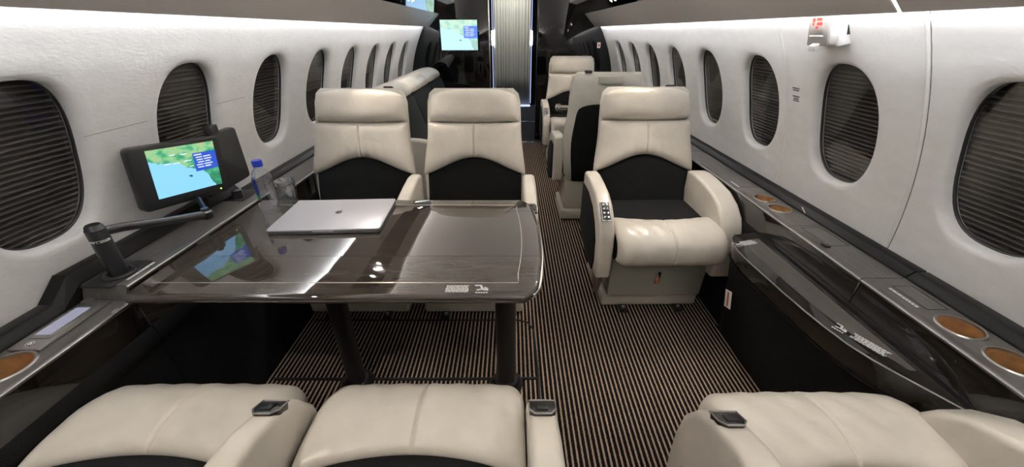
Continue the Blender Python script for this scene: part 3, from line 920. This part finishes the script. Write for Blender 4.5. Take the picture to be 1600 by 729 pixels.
SHW = [(-0.15, 0.225), (0.16, 0.250), (0.40, 0.230), (0.52, 0.226), (0.56, 0.217), (0.59, 0.190)]
def m_shell():
    def fn(u, v):
        t = -0.13 + (0.586 + 0.13) * (v + 1) / 2
        return bp(u * lerp_tab(SHW, t), t, -0.018), -NRM, 0.070 * dome(u, 5) * dome(v, 9)
    return pillow_me('back_shell', fn, M['leather_back'], 28, 26, back=0.006)
def m_rear():
    def fn(u, v):
        top = 0.415 - 0.03 * abs(u) ** 4
        t = -0.125 + (top + 0.125) * (v + 1) / 2
        w = (lerp_tab(SHW, t) - 0.045) * (1 - 0.06 * max(0, (v - .80) / .2) ** 2)
        us = u * w / lerp_tab(SHW, t); vs = (t + 0.13) / 0.716 * 2 - 1
        d = 0.018 + 0.070 * dome(us, 5) * dome(vs, 9)
        return bp(u * w, t, -d + 0.004), -NRM, 0.010 * dome(u, 14) * dome(v, 16)
    return pillow_me('rear_panel', fn, M['suede'], 24, 24)
def m_upper():
    def fn(u, v):
        q = (v + 1) / 2
        w0 = hw(0.2)
        xx = u * 0.25
        lo = arch(u * 0.245) + 0.004
        t = lo + (0.422 - lo) * q
        x = u * hw(t)
        h = 0.052 * dome(u, 6) * (0.35 + 0.65 * dome(v, 5)) if abs(u) < 1 and abs(v) < 1 else 0.0
        h += seam(x, 0.0035, 0.007) * dome(v, 8)
        pk = math.exp(-((q) / 0.35) ** 2) * 0.0022 * math.sin(abs(x) * 150 + q * 5) * math.exp(-(x / 0.10) ** 2)
        return bp(x, t, -0.004), NRM, max(0, h + pk)
    return pillow_me('back_cushion', fn, M['leather'], 64, 26, fine=True)
def m_lumbar():
    def fn(u, v):
        q = (v + 1) / 2
        x = u * 0.232
        hi = arch(x) + 0.01
        t = -0.03 + (hi + 0.03) * q
        return bp(x, t, -0.004), NRM, 0.032 * dome(u, 6) * dome(v, 8)
    return pillow_me('lumbar_panel', fn, M['suede'], 30, 16)
def m_head():
    def fn(u, v):
        q = (v + 1) / 2
        top = 0.577 - 0.012 * abs(u) ** 4
        lo = 0.420 + 0.012 * u * u
        t = lo + (top - lo) * q
        x = u * min(hw(t), hw(0.5) - 0.022 * max(0, (q - .72) / .28) ** 2.2 + 0.001)
        h = 0.062 * dome(u, 5) * (0.25 + 0.75 * dome(v * 0.98, 4)) if abs(u) < 1 and abs(v) < 1 else 0
        return bp(x, t, -0.03), NRM, max(0, h + 0.03 * dome(u, 10) * dome(v, 10))
    return pillow_me('headrest', fn, M['leather'], 40, 22, back=0.03)
def m_topcap():
    return prism_me('top_cap', [(-0.075, 0.0), (0.075, 0.0), (0.072, 0.02), (-0.072, 0.02)], 'z', -0.022, 0.022, M['leather_back'], 0.006, 3)
def m_insert():
    def fn(u, v):
        y = -0.18 + 0.37 * (v + 1) / 2
        return Vector((u * 0.232, y, 0.435)), Vector((0, 0, 1)), 0.022 * dome(u, 8) * dome(v, 10)
    return pillow_me('seat_insert', fn, M['suede'], 20, 12, back=0.03)
def m_seat():
    path = [(-0.112, 0.448), (-0.138, 0.452), (-0.17, 0.456), (-0.215, 0.456), (-0.252, 0.447), (-0.278, 0.430), (-0.290, 0.411), (-0.293, 0.388), (-0.289, 0.366), (-0.272, 0.350)]
    L = [0]
    for a, b in zip(path, path[1:]): L.append(L[-1] + math.hypot(b[0] - a[0], b[1] - a[1]))
    def at(s):
        s = max(0, min(1, s)) * L[-1]
        for i in range(len(L) - 1):
            if s <= L[i + 1] + 1e-9:
                q = (s - L[i]) / (L[i + 1] - L[i])
                a, b = path[i], path[i + 1]
                return a[0] + (b[0] - a[0]) * q, a[1] + (b[1] - a[1]) * q, (b[0] - a[0], b[1] - a[1])
    def fn(u, v):
        q = (v + 1) / 2
        y, z, d = at(q)
        yb = 0.045 * u * u
        y += yb * (1 - q) ** 2
        # round the front corners in plan
        cx = max(0, (abs(u) - 0.80) / 0.20)
        y += 0.018 * cx ** 2.2 * min(1, q * 1.6)
        nl = math.hypot(*d); n = Vector((0, d[1] / nl, -d[0] / nl))
        x = u * 0.233
        h = 0.028 * dome(u, 14) * (0.2 + 0.8 * dome(v, 8)) if abs(u) < 1 and abs(v) < 1 else 0
        h += seam(x, 0.0035, 0.006) * dome(v, 10)
        h += 0.0012 * math.sin(x * 90 + y * 60) * dome(u, 4) * dome(v, 4)
        return Vector((x, y, z)), n, max(0, h)
    return pillow_me('seat_cushion', fn, M['leather'], 64, 34, back=0.03, fine=True)
ARM = [(0.19, 0.60), (0.12, 0.607), (0.03, 0.600), (-0.07, 0.586), (-0.145, 0.556), (-0.198, 0.515), (-0.230, 0.460), (-0.243, 0.385), (-0.243, 0.30), (-0.235, 0.235), (-0.05, 0.225), (0.19, 0.30)]
def m_arm(x0, x1):
    return prism_me('armrest', ARM, 'x', x0, x1, M['leather'], 0.016, 4, 50, 24)
def m_armpanel(s, x, low=False):
    poly = [(0.165, 0.545), (0.05, 0.545), (-0.06, 0.515), (-0.13, 0.465), (-0.175, 0.40), (-0.185, 0.30), (-0.17, 0.245), (-0.05, 0.235), (0.165, 0.305)]
    if low: poly = [(y, 0.235 + (z - 0.235) * 0.72) for y, z in poly]
    return prism_me('side_panel', poly, 'x', min(x, x + s * 0.006), max(x, x + s * 0.006), M['suede'], 0.003, 2)
def m_base(): return box_me('base_plinth', -0.235, 0.235, -0.145, 0.22, 0.012, 0.085, M['plinth'], 0.012, 3)
def m_ped(): return prism_me('pedestal', [(-0.215, -0.13), (0.215, -0.13), (0.215, 0.2), (-0.215, 0.2)], 'z', 0.085, 0.335, M['plinth'], 0.01, 2)
def m_pan(): return box_me('seat_pan', -0.228, 0.228, -0.24, 0.20, 0.325, 0.42, M['suede'], 0.01, 2)
def m_drawer(): return prism_me('drawer', [(-0.222, 0.105), (0.218, 0.105), (0.226, 0.305), (-0.222, 0.305)], 'y', -0.185, -0.12, M['drawer'], 0.004, 2)
def m_latch(): return box_me('latch', -0.013, 0.013, -0.192, -0.184, 0.175, 0.24, M['chrome'], 0.003)
def m_latch2(): return box_me('latch_tab', -0.009, 0.009, -0.197, -0.191, 0.18, 0.205, M['orange'], 0.003)
def m_fit(): return prism_me('track_fitting', [(-0.02, -0.05), (0.02, -0.05), (0.02, 0.05), (-0.02, 0.05)], 'z', 0, 0.02, M['metal_black'], 0.005, 2)
def m_fitpin(): return lathe_me('track_pin', [(0, .03), (.008, .03), (.01, .026), (.01, .018)], M['chrome'], 14)
def m_lever(): return prism_me('recline_lever', [(-0.10, 0.20), (-0.175, 0.255), (-0.20, 0.25), (-0.21, 0.225), (-0.19, 0.17), (-0.16, 0.105), (-0.14, 0.10), (-0.12, 0.15)], 'x', -0.012, 0.012, M['nickel'], 0.006, 2)
def m_ctrl(): return box_me('control_panel', -0.021, 0.021, -0.046, 0.046, -0.012, 0.006, M['chrome'], 0.004)
def m_ctrlface(): return box_me('control_face', -0.017, 0.017, -0.042, 0.042, 0.005, 0.0075, M['plastic'], 0.002)
def m_btn(): return box_me('button', -0.005, 0.005, -0.005, 0.005, 0.006, 0.0105, M['chrome'], 0.002)
def m_pocket(): 
    return prism_me('latch_housing', [(-0.026, -0.022), (0.026, -0.022), (0.026, 0.010), (0.016, 0.024), (-0.016, 0.024), (-0.026, 0.010)], 'z', -0.015, 0.006, M['metal_black'], 0.004, 2)
def m_pocketrim():
    pts = [(-0.026, -0.022, .005), (0.026, -0.022, .005), (0.026, 0.010, .005), (0.016, 0.024, .005), (-0.016, 0.024, .005), (-0.026, 0.010, .005)]
    return tube_me('housing_rim', pts, 0.002, M['nickel'], 8, True)
def m_pocketlid():
    return box_me('housing_lid', -0.012, 0.012, -0.006, 0.016, 0.004, 0.010, M['plastic'], 0.003)
def m_capblack(): return box_me('belt_guide', -0.022, 0.022, -0.012, 0.012, -0.004, 0.008, M['plastic'], 0.003)

def chair(label, loc, rz, arms, group=None, control=None, drawer=True, pocket=None, upright=-3.0):
    """arms: dict side -> (inner, outer); the chair faces local -y"""
    root = empty('armchair', loc, (0, 0, rz))
    sh = link('back_shell', cm('shell', m_shell), root)
    link('rear_panel', cm('rear', m_rear), sh)
    tc = link('top_cap', cm('cap', m_topcap), sh, bp(0, 0.552, -0.080), (-A, 0, 0))
    link('belt_guide', cm('capb', m_capblack), sh, bp(0.13, 0.590, -0.045), (-A, 0, 0))
    link('back_cushion', cm('upper', m_upper), root)
    link('lumbar_panel', cm('lumbar', m_lumbar), root)
    link('headrest', cm('head', m_head), root)
    R = Matrix.Rotation(math.radians(upright), 3, 'X')
    for c in (sh,) + tuple(o for o in root.children if o.name.split('.')[0] in ('back_cushion', 'lumbar_panel', 'headrest')):
        c.rotation_euler = (math.radians(upright), 0, 0); c.location = B0 - R @ B0
    link('seat_cushion', cm('seat', m_seat), root)
    link('seat_insert', cm('insert', m_insert), root)
    link('seat_pan', cm('pan', m_pan), root)
    link('pedestal', cm('ped', m_ped), root)
    link('base_plinth', cm('base', m_base), root)
    if drawer:
        d = link('drawer', cm('drawer', m_drawer), root)
        link('latch', cm('latch', m_latch), d); link('latch_tab', cm('latch2', m_latch2), d)
    for x in (-0.13, 0.14):
        t = link('track_fitting', cm('fit', m_fit), root, (x, -0.14, 0))
        link('track_pin', cm('fitpin', m_fitpin), t, (0, -0.03, 0))
    for s, (xi, xo) in arms.items():
        a = link('armrest', cm(('arm', s, xi, xo), lambda: m_arm(min(s * xi, s * xo), max(s * xi, s * xo))), root)
        link('side_panel', cm(('armp', s, xo, pocket is not None), lambda: m_armpanel(s, s * xo, pocket is not None)), a)
        xc = s * (xi + xo) / 2
        if control == s:
            c = link('control_panel', cm('ctrl', m_ctrl), a, (xc + 0.004 * s, -0.172, 0.537), (math.radians(38), 0, 0))
            link('control_face', cm('ctrlf', m_ctrlface), c)
            for i in range(2):
                for j in range(4):
                    b = link('control_button', cm('btn', m_btn), c, (-0.008 + 0.016 * i, -0.03 + 0.02 * j, 0))
        elif pocket == s:
            c = link('latch_housing', cm('pocket', m_pocket), a, (xc, -0.140, 0.559), (math.radians(22), 0, PI))
            c.rotation_euler = (math.radians(22), 0, 0)
            link('housing_rim', cm('pocketr', m_pocketrim), c); link('housing_lid', cm('pocketl', m_pocketlid), c)
    link('recline_lever', cm('lever', m_lever), root, ((-1 if control != 1 else 1) * 0.272, 0, 0)) if control else None
    tag(root, label, 'armchair', group)
    return root

AW = (0.238, 0.305)
AN = (0.236, 0.294)
chair('cream leather armchair with black lumbar panel behind the table, beside the aisle', (-0.185, 1.615, 0), 0, {1: AN}, 'pair of armchairs behind the table', drawer=False, pocket=1)
chair('cream leather armchair with black lumbar panel behind the table, beside the windows', (-0.735, 1.615, 0), 0, {1: AN}, 'pair of armchairs behind the table', drawer=False, pocket=1)
chair('cream armchair seen from above, pulled up to the table edge beside the aisle', (-0.205, 0.370, 0), PI, {-1: AN}, 'pair of armchairs facing the table', pocket=-1, drawer=False)
chair('cream armchair seen from above, between the fabric-sided console and its aisle-side twin', (-0.745, 0.370, 0), PI, {-1: AN}, 'pair of armchairs facing the table', pocket=-1, drawer=False)
chair('single cream armchair with chrome arm controls and a latched drawer under its seat', (0.672, 1.67, 0), math.radians(1), {-1: AW, 1: (0.215, 0.310)}, control=-1)
chair('single cream armchair seen from above in front of the bulging stowage shelf', (0.688, 0.345, 0), PI, {1: AW, -1: (0.195, 0.295)}, pocket=1, drawer=False)
chair('cream armchair seen from behind with a black rear panel, back to back with another', (0.585, 2.73, 0), PI, {1: AW, -1: AW}, upright=9.0)
chair('far cream armchair facing a small table in front of the black bulkhead', (0.600, 3.95, 0), 0, {-1: AW, 1: AW}, control=-1, upright=6.0)

# ------------------------------------------------------------------ dining table
def dining_table():
    root = empty('dining_table', (0, 0, 0))
    zt = 0.645
    y0, y1 = 0.760, 1.375
    def xr(y):     # bowed aisle end
        q = (y - (y0 + y1) / 2) / ((y1 - y0) / 2)
        return 0.092 - 0.030 * q * q - 0.030 * max(0, (abs(q) - 0.80) / 0.20) ** 2.5
    def leaf(ya, yb):
        n = 14
        pts = [(-0.955, ya), ] + [(xr(ya + (yb - ya) * i / n), ya + (yb - ya) * i / n) for i in range(n + 1)] + [(-0.955, yb)]
        return pts
    def leaf_me(ya, yb, front, rear):
        pts = leaf(ya, yb)
        bm = bmesh.new()
        lo = [bm.verts.new((x, y, zt - 0.028)) for x, y in pts]; hi = [bm.verts.new((x, y, zt)) for x, y in pts]
        n = len(pts)
        bm.faces.new(list(reversed(lo))); bm.faces.new(hi)
        for i in range(n): bm.faces.new([lo[i], lo[(i + 1) % n], hi[(i + 1) % n], hi[i]])
        bmesh.ops.recalc_face_normals(bm, faces=bm.faces)
        def rim(e):
            a, b = e.verts
            if abs(a.co.z - b.co.z) > 1e-5: return False
            my = (a.co.y + b.co.y) / 2; mx = (a.co.x + b.co.x) / 2
            if abs(a.co.y - b.co.y) < 1e-6 and ((abs(my - ya) < 1e-5 and not front) or (abs(my - yb) < 1e-5 and not rear)): return False
            if mx < -0.95 and abs(a.co.x - b.co.x) < 1e-6: return False
            return True
        bmesh.ops.bevel(bm, geom=[e for e in bm.edges if rim(e)], offset=0.0125, segments=4, profile=0.5, affect='EDGES', clamp_overlap=True)
        me = bpy.data.meshes.new('table_leaf'); bm.to_mesh(me); bm.free()
        finish(me, M['table'], True, 30)
        return me
    link('table_leaf', leaf_me(y0, 0.9495, True, False), root)
    link('table_leaf', leaf_me(0.9508, 1.2595, False, False), root)
    link('table_leaf', leaf_me(1.2608, y1, False, True), root)
    def strip(pts, w=0.0016, closed=False):
        return link('inlay', tube_me('inlay', [(x, y, zt - w * 0.62) for x, y in pts], w, M['inlay'], 6, closed), root)
    yr = [0.818 + (1.318 - 0.818) * i / 24 for i in range(25)]
    pts = [(-0.93, 0.818)] + [(xr(min(max(y, .86), 1.27)) - 0.062, y) for y in yr] + [(-0.90, 1.318)]
    strip(pts)
    # chrome nose along the aisle end
    link('end_strip', tube_me('end_strip', [(xr(y) - 0.002, y, zt - 0.014) for y in [0.78 + (1.35 - 0.78) * i / 20 for i in range(21)]], 0.006, M['steel'], 8), root)
    for x, y in ((-0.605, 1.06), (-0.022, 1.055)):
        link('leg', prism_me('leg', [(x + 0.036 * math.cos(a), y + 0.026 * math.sin(a)) for a in [2 * PI * i / 20 for i in range(20)]], 'z', 0.02, zt - 0.029, M['metal_black'], 0), root)
        foot = lathe_me('foot', [(0, 0.03), (0.045, 0.03), (0.052, 0.022), (0.064, 0.006), (0.064, 0.0)], M['metal_black'], 28)
        link('foot', foot, root, (x, y, 0))
    link('rail', box_me('rail', -0.98, 0.03, 1.03, 1.085, zt - 0.055, zt - 0.028, M['metal_black'], 0.004), root)
    tag(root, 'glossy dark brown folding table with a bowed aisle end', 'table')
dining_table()

# small table in the far seating group
t = empty('side_table', (0, 0, 0))
link('table_leaf', prism_me('table_leaf', [(0.985, 3.30), (0.42, 3.30), (0.385, 3.34), (0.375, 3.45), (0.385, 3.56), (0.42, 3.60), (0.985, 3.60)], 'z', 0.615, 0.645, M['table'], 0.01, 3), t)
link('leg', prism_me('leg', [(0.62 + 0.03 * math.cos(2 * PI * i / 16), 3.45 + 0.03 * math.sin(2 * PI * i / 16)) for i in range(16)], 'z', 0, 0.615, M['metal_black'], 0), t)
tag(t, 'small glossy dark table between the two far armchairs', 'table')

# ------------------------------------------------------------------ laptop, bottle, glass
lp = empty('laptop', (-0.608, 1.208, 0.6452), (0, 0, math.radians(3.0)))
def rr(w, d, r, n=6):
    out = []
    for cx, cy, a0 in ((w / 2 - r, d / 2 - r, 0), (-w / 2 + r, d / 2 - r, 90), (-w / 2 + r, -d / 2 + r, 180), (w / 2 - r, -d / 2 + r, 270)):
        for i in range(n + 1):
            a = math.radians(a0 + 90 * i / n); out.append((cx + r * math.cos(a), cy + r * math.sin(a)))
    return out
link('base', prism_me('base', rr(0.356, 0.248, 0.012), 'z', 0.001, 0.0115, M['silver_side'], 0.0015, 2), lp)
ld = link('lid', prism_me('lid', rr(0.356, 0.248, 0.012), 'z', 0.0120, 0.0168, M['silver'], 0.0012, 2), lp)
link('opening_notch', box_me('opening_notch', -0.034, 0.034, -0.1245, -0.122, 0.0085, 0.0118, M['silver'], 0.001), lp)
# fruit-shaped emblem, flat on the lid
def apple_pts():
    pts = []
    for i in range(48):
        a = 2 * PI * i / 48
        r = 1.0 - 0.16 * math.exp(-((a - PI / 2 + 0) / 0.28) ** 2) - 0.10 * math.exp(-((a - 3 * PI / 2) / 0.25) ** 2)
        x, y = r * math.cos(a) * 0.93, r * math.sin(a)
        if y < 0: x *= 1 - 0.22 * (-y) ** 1.5
        # bite
        dx, dy = x - 1.12, y - 0.12
        d = math.hypot(dx, dy)
        if d < 0.42: x = 1.12 + dx / d * 0.42; y = 0.12 + dy / d * 0.42
        pts.append((x, y))
    return pts
ap = apple_pts()
v = [(x * 0.0125, y * 0.0135 - 0.002, 0.0) for x, y in ap]; f = [tuple(range(len(v)))]
n0 = len(v)
for i in range(12):
    q = i / 11
    pass
leaf_p = [(0.0, 1.02), (0.02, 1.25), (0.14, 1.42), (0.34, 1.5), (0.34, 1.3), (0.22, 1.12)]
v += [(x * 0.0125, y * 0.0135 - 0.002, 0.0) for x, y in leaf_p]; f.append(tuple(range(n0, n0 + 6)))
link('logo', raw('logo', v, f, M['logo'], smooth=False), ld, (0.006, 0.01, 0.0170))
tag(lp, 'closed silver laptop with a dark emblem on the table', 'laptop')

bt = empty('water_bottle', (-0.868, 1.268, 0.6452))
outer = [(0.0, 0.004), (0.020, 0.001), (0.029, 0.003), (0.031, 0.012), (0.0305, 0.03), (0.0285, 0.045), (0.0305, 0.06), (0.031, 0.085), (0.029, 0.098), (0.031, 0.112), (0.0305, 0.128), (0.027, 0.142), (0.020, 0.153), (0.0140, 0.160), (0.0130, 0.166), (0.0130, 0.178)]
link('bottle_body', lathe_me('bottle_body', outer, M['pet'], 28, angle=60), bt)
link('cap', lathe_me('cap', [(0.0155, 0.166), (0.0160, 0.168), (0.0160, 0.184), (0.0145, 0.187), (0, 0.187)], M['bluecap'], 28), bt)
def arc_sheet(name, r, z0, z1, a0, a1, mat):
    v, f = [], []
    n = 16
    for i in range(n + 1):
        a = a0 + (a1 - a0) * i / n
        v += [(r * math.cos(a), r * math.sin(a), z0), (r * math.cos(a), r * math.sin(a), z1), ((r + .0004) * math.cos(a), (r + .0004) * math.sin(a), z0), ((r + .0004) * math.cos(a), (r + .0004) * math.sin(a), z1)]
    for i in range(n):
        a = 4 * i; b = a + 4
        f += [(a, b, b + 1, a + 1), (a + 2, b + 2, b + 3, a + 3), (a, b, b + 2, a + 2), (a + 1, b + 1, b + 3, a + 3)]
    return raw(name, v, f, mat, angle=60)
lb = link('bottle_label', arc_sheet('bottle_label', 0.0314, 0.055, 0.125, math.radians(165), math.radians(262), M['labelblue']), bt)
link('label_band', arc_sheet('label_band', 0.0319, 0.055, 0.072, math.radians(165), math.radians(262), M['labelgreen']), lb)
tag(bt, 'clear plastic water bottle with a blue cap beside the laptop', 'bottle')
gl = empty('drinking_glass', (-0.846, 1.347, 0.6452))
gp = [(0.0, 0.001), (0.029, 0.0005), (0.032, 0.004), (0.034, 0.03), (0.036, 0.085), (0.0355, 0.0862), (0.0345, 0.085), (0.032, 0.03), (0.030, 0.014), (0.0, 0.012)]
verts, faces = [], []
n = 32
for r, z in gp:
    for k in range(n):
        th = 2 * PI * k / n
        fac = 1 - (0.03 if (k % 4 < 2 and 0.003 < z < 0.07 and r > 0.031) else 0)
        verts.append((r * fac * math.cos(th), r * fac * math.sin(th), z))
for i in range(len(gp) - 1):
    for k in range(n): faces.append((i * n + k, i * n + (k + 1) % n, (i + 1) * n + (k + 1) % n, (i + 1) * n + k))
link('tumbler', raw('tumbler', verts, faces, M['glass'], weld=1e-5, angle=40), gl)
tag(gl, 'clear cut-glass tumbler behind the water bottle', 'glass')

# ------------------------------------------------------------------ monitors on the raised console
def monitor_body(root, loc, rot, w, h, on):
    hd = empty('monitor_head', loc, rot, root)
    link('casing', prism_me('casing', [(x, z) for x, z in rr(w, h, 0.016)], 'y', 0.0, 0.030, M['plastic'], 0.005, 2), hd)
    link('rear_cover', prism_me('rear_cover', [(x, z) for x, z in rr(w * 0.7, h * 0.7, 0.02)], 'y', 0.03, 0.046, M['plastic'], 0.006, 2), hd)
    if on:
        map_screen(hd, w * 0.75, h * 0.77, (0.010, -0.0012, 0.010), (PI / 2, 0, 0))
        for i in range(5):
            link('button', cm('monbtn', lambda: box_me('button', -0.007, 0.007, -0.002, 0.002, -0.002, 0.002, M['metal_black'], 0.001)), hd, (0.0 + 0.02 * i, -0.002, -h * 0.42))
        link('status_led', lathe_me('status_led', [(0, 0.002), (.0022, .002), (.0024, 0)], M['led_green'], 10), hd, (w * 0.38, -0.0005, -h * 0.42), (PI / 2, 0, 0))
    return hd
mon = empty('monitor_arm', (-1.053, 0.862, 0.640))
link('base_tray', box_me('base_tray', -0.052, 0.030, -0.06, 0.07, -0.002, 0.003, M['groove'], 0.002), mon)
link('base_ring', tube_me('base_ring', [(0.030 * math.cos(2 * PI * i / 24), 0.030 * math.sin(2 * PI * i / 24), 0.006) for i in range(24)], 0.005, M['metal_black'], 8, True), mon)
link('post', lathe_me('post', [(0.021, 0.0), (0.021, 0.105), (0.0185, 0.107), (0.0185, 0.108)], M['metal_black'], 24), mon)
link('collar', lathe_me('collar', [(0.0212, 0.106), (0.0215, 0.108), (0.0215, 0.110), (0.0212, 0.112)], M['chrome'], 24), mon)
link('post_head', lathe_me('post_head', [(0.0, 0.150), (0.015, 0.150), (0.018, 0.146), (0.019, 0.14), (0.021, 0.138), (0.021, 0.112)], M['metal_black'], 24), mon)
ME = Vector((0.075, 0.255, 0.060))       # knuckle under the monitor, in arm coordinates
link('arm', tube_me('arm', [(0, 0, 0.128), (0.014, 0.05, 0.118), (0.044, 0.15, 0.088), tuple(ME)], 0.012, M['metal_black'], 12, rs=[0.013, 0.012, 0.011, 0.014]), mon)
link('neck', tube_me('neck', [tuple(ME + Vector((0, 0, 0.015))), (0.050, 0.285, 0.066), (0.008, 0.325, 0.085)], 0.008, M['metal_black'], 10), mon)
link('knuckle', lathe_me('knuckle', [(0, -0.012), (0.016, -0.012), (0.018, -0.008), (0.018, 0.010), (0.012, 0.014), (0.010, 0.022)], M['metal_black'], 20), mon, tuple(ME))
placard('white line of print on the ledge at the foot of the monitor post', (-1.0105, 0.880, 0.6406), (0, 0, PI / 2), 0.11, 0.012, 1, 8)
YAW = 1.27
hd = monitor_body(mon, (-1.052 + 1.053, 1.182 - 0.862, 0.818 - 0.640), (0, 0, 0), 0.270, 0.192, True)
hd.rotation_mode = 'XYZ'
mw = Matrix.Rotation(YAW, 4, 'Z') @ Matrix.Rotation(0.05, 4, 'X') @ Matrix.Rotation(0.09, 4, 'Y')
hd.rotation_euler = mw.to_euler()
tag(mon, 'small black monitor showing a map, on a swivel arm above the side ledge', 'monitor')
mo2 = empty('folded_monitor', (-1.080, 1.425, 0.640))
link('base_tray', box_me('base_tray', -0.04, 0.045, -0.06, 0.06, -0.002, 0.003, M['groove'], 0.002), mo2)
link('post', lathe_me('post', [(0.018, 0.0), (0.018, 0.035), (0.012, 0.04), (0, 0.04)], M['metal_black'], 20), mo2, (0.01, -0.03, 0))
hd2 = monitor_body(mo2, (0.005, -0.030, 0.150), (0, 0, math.radians(93)), 0.25, 0.20, False)
link('latch_block', box_me('latch_block', -0.01, 0.03, 0.0, 0.03, 0.097, 0.130, M['plastic'], 0.004), hd2)
link('bevel_highlight', box_me('bevel_highlight', 0.1225, 0.1265, 0.004, 0.02, -0.085, 0.085, M['steel'], 0.001), hd2)  # steel sliver added as the highlight on the casing bevel
tag(mo2, 'second black monitor folded edge-on behind the lit map monitor', 'monitor')

# ------------------------------------------------------------------ sofa along the left wall
sf = empty('sofa', (0, 0, 0))
ys0, ys1 = 2.52, 4.50
nseg = 3
for i in range(nseg):
    ya = ys0 + (ys1 - ys0) * i / nseg; yb = ys0 + (ys1 - ys0) * (i + 1) / nseg
    def fn(u, v, ya=ya, yb=yb):
        q = (v + 1) / 2
        th = math.radians(200 - 205 * q)
        c = Vector((-0.905, 0, 0.800))
        rx, rz = 0.115, 0.066
        p = c + Vector((-rx * math.cos(PI - th) * 1.0, 0, rz * math.sin(th)))
        p = c + Vector((rx * math.cos(th), 0, rz * math.sin(th)))
        n = Vector((math.cos(th), 0, math.sin(th)))
        return Vector((p.x, (ya + yb) / 2 + u * (yb - ya) / 2, p.z)), n, 0.014 * dome(u, 6)
    link('top_roll', pillow_me('top_roll', fn, M['leather'], 18, 18), sf)
    bk = [(-0.98, 0.78), (-0.800, 0.785), (-0.765, 0.76), (-0.66, 0.44), (-0.98, 0.40)]
    link('back_cushion', prism_me('back_cushion', bk, 'y', ya + 0.003, yb - 0.003, M['sofa_dark'], 0.014, 3), sf)
    st = [(-0.97, 0.30), (-0.97, 0.43), (-0.50, 0.45), (-0.455, 0.43), (-0.445, 0.38), (-0.46, 0.30)]
    link('seat_cushion', prism_me('seat_cushion', st, 'y', ya + 0.003, yb - 0.003, M['leather'], 0.016, 3), sf)
link('base', box_me('base', -0.96, -0.50, ys0, ys1, 0.0, 0.30, M['suede_dark'], 0.01), sf)
link('armrest', prism_me('armrest', [(-0.97, 0.0), (-0.50, 0.0), (-0.47, 0.10), (-0.47, 0.55), (-0.50, 0.585), (-0.60, 0.60), (-0.97, 0.62)], 'y', ys0 - 0.075, ys0 - 0.002, M['leather'], 0.016, 3), sf)
link('armrest', prism_me('armrest', [(-0.97, 0.0), (-0.50, 0.0), (-0.47, 0.10), (-0.47, 0.55), (-0.50, 0.585), (-0.60, 0.60), (-0.97, 0.62)], 'y', ys1 + 0.002, ys1 + 0.075, M['leather'], 0.016, 3), sf)
tag(sf, 'long sofa with cream rolled back top and dark cushions along the wall', 'sofa')

# ------------------------------------------------------------------ emergency exit unit under the overhead panel
ex = empty('exit_sign', (0.992, 1.372, 1.236), (0, math.radians(-12), 0))
ex.scale = (1, 0.85, 0.95)
link('housing', box_me('housing', -0.012, 0.03, -0.075, 0.065, -0.058, 0.05, M['white'], 0.006, 2), ex)
link('cover', box_me('cover', -0.020, -0.010, -0.040, 0.068, -0.060, 0.05, pmat('sign_cover', (0.30, 0.285, 0.275), 0.45), 0.004), ex)
link('face', box_me('face', -0.0225, -0.0195, -0.018, 0.052, -0.020, 0.045, pmat('sign_face', (0.38, 0.34, 0.31), 0.5), 0.001), ex)
rr_rows = [(-.026, -.012, .006, .018), (-.004, .022, .010, .018), (-.026, -.016, -.004, .004), (-.002, .026, -.004, .005), (-.006, .006, -.014, -.007), (-.026, .026, .024, .034)]
link('red_print', bars_me('red_print', rr_rows, M['red'], 0.0004), ex, (-0.0226, 0.017, 0.008), (PI / 2, 0, -PI / 2))
link('rib', box_me('rib', -0.024, -0.018, -0.018, 0.052, -0.031, -0.027, M['white'], 0.001), ex)
link('pull_tab', prism_me('pull_tab', [(-0.020, -0.050), (-0.034, -0.056), (-0.036, -0.072), (-0.020, -0.076)], 'y', -0.008, 0.032, M['white'], 0.003), ex)
link('side_flange', box_me('side_flange', -0.014, 0.03, -0.088, -0.074, -0.060, 0.05, M['white'], 0.003), ex)
link('side_slot', box_me('side_slot', 0.006, 0.024, -0.0905, -0.0875, -0.03, 0.05, M['plastic'], 0.001), ex)
tag(ex, 'white exit unit with red print and pull tab above the exit window', 'sign')
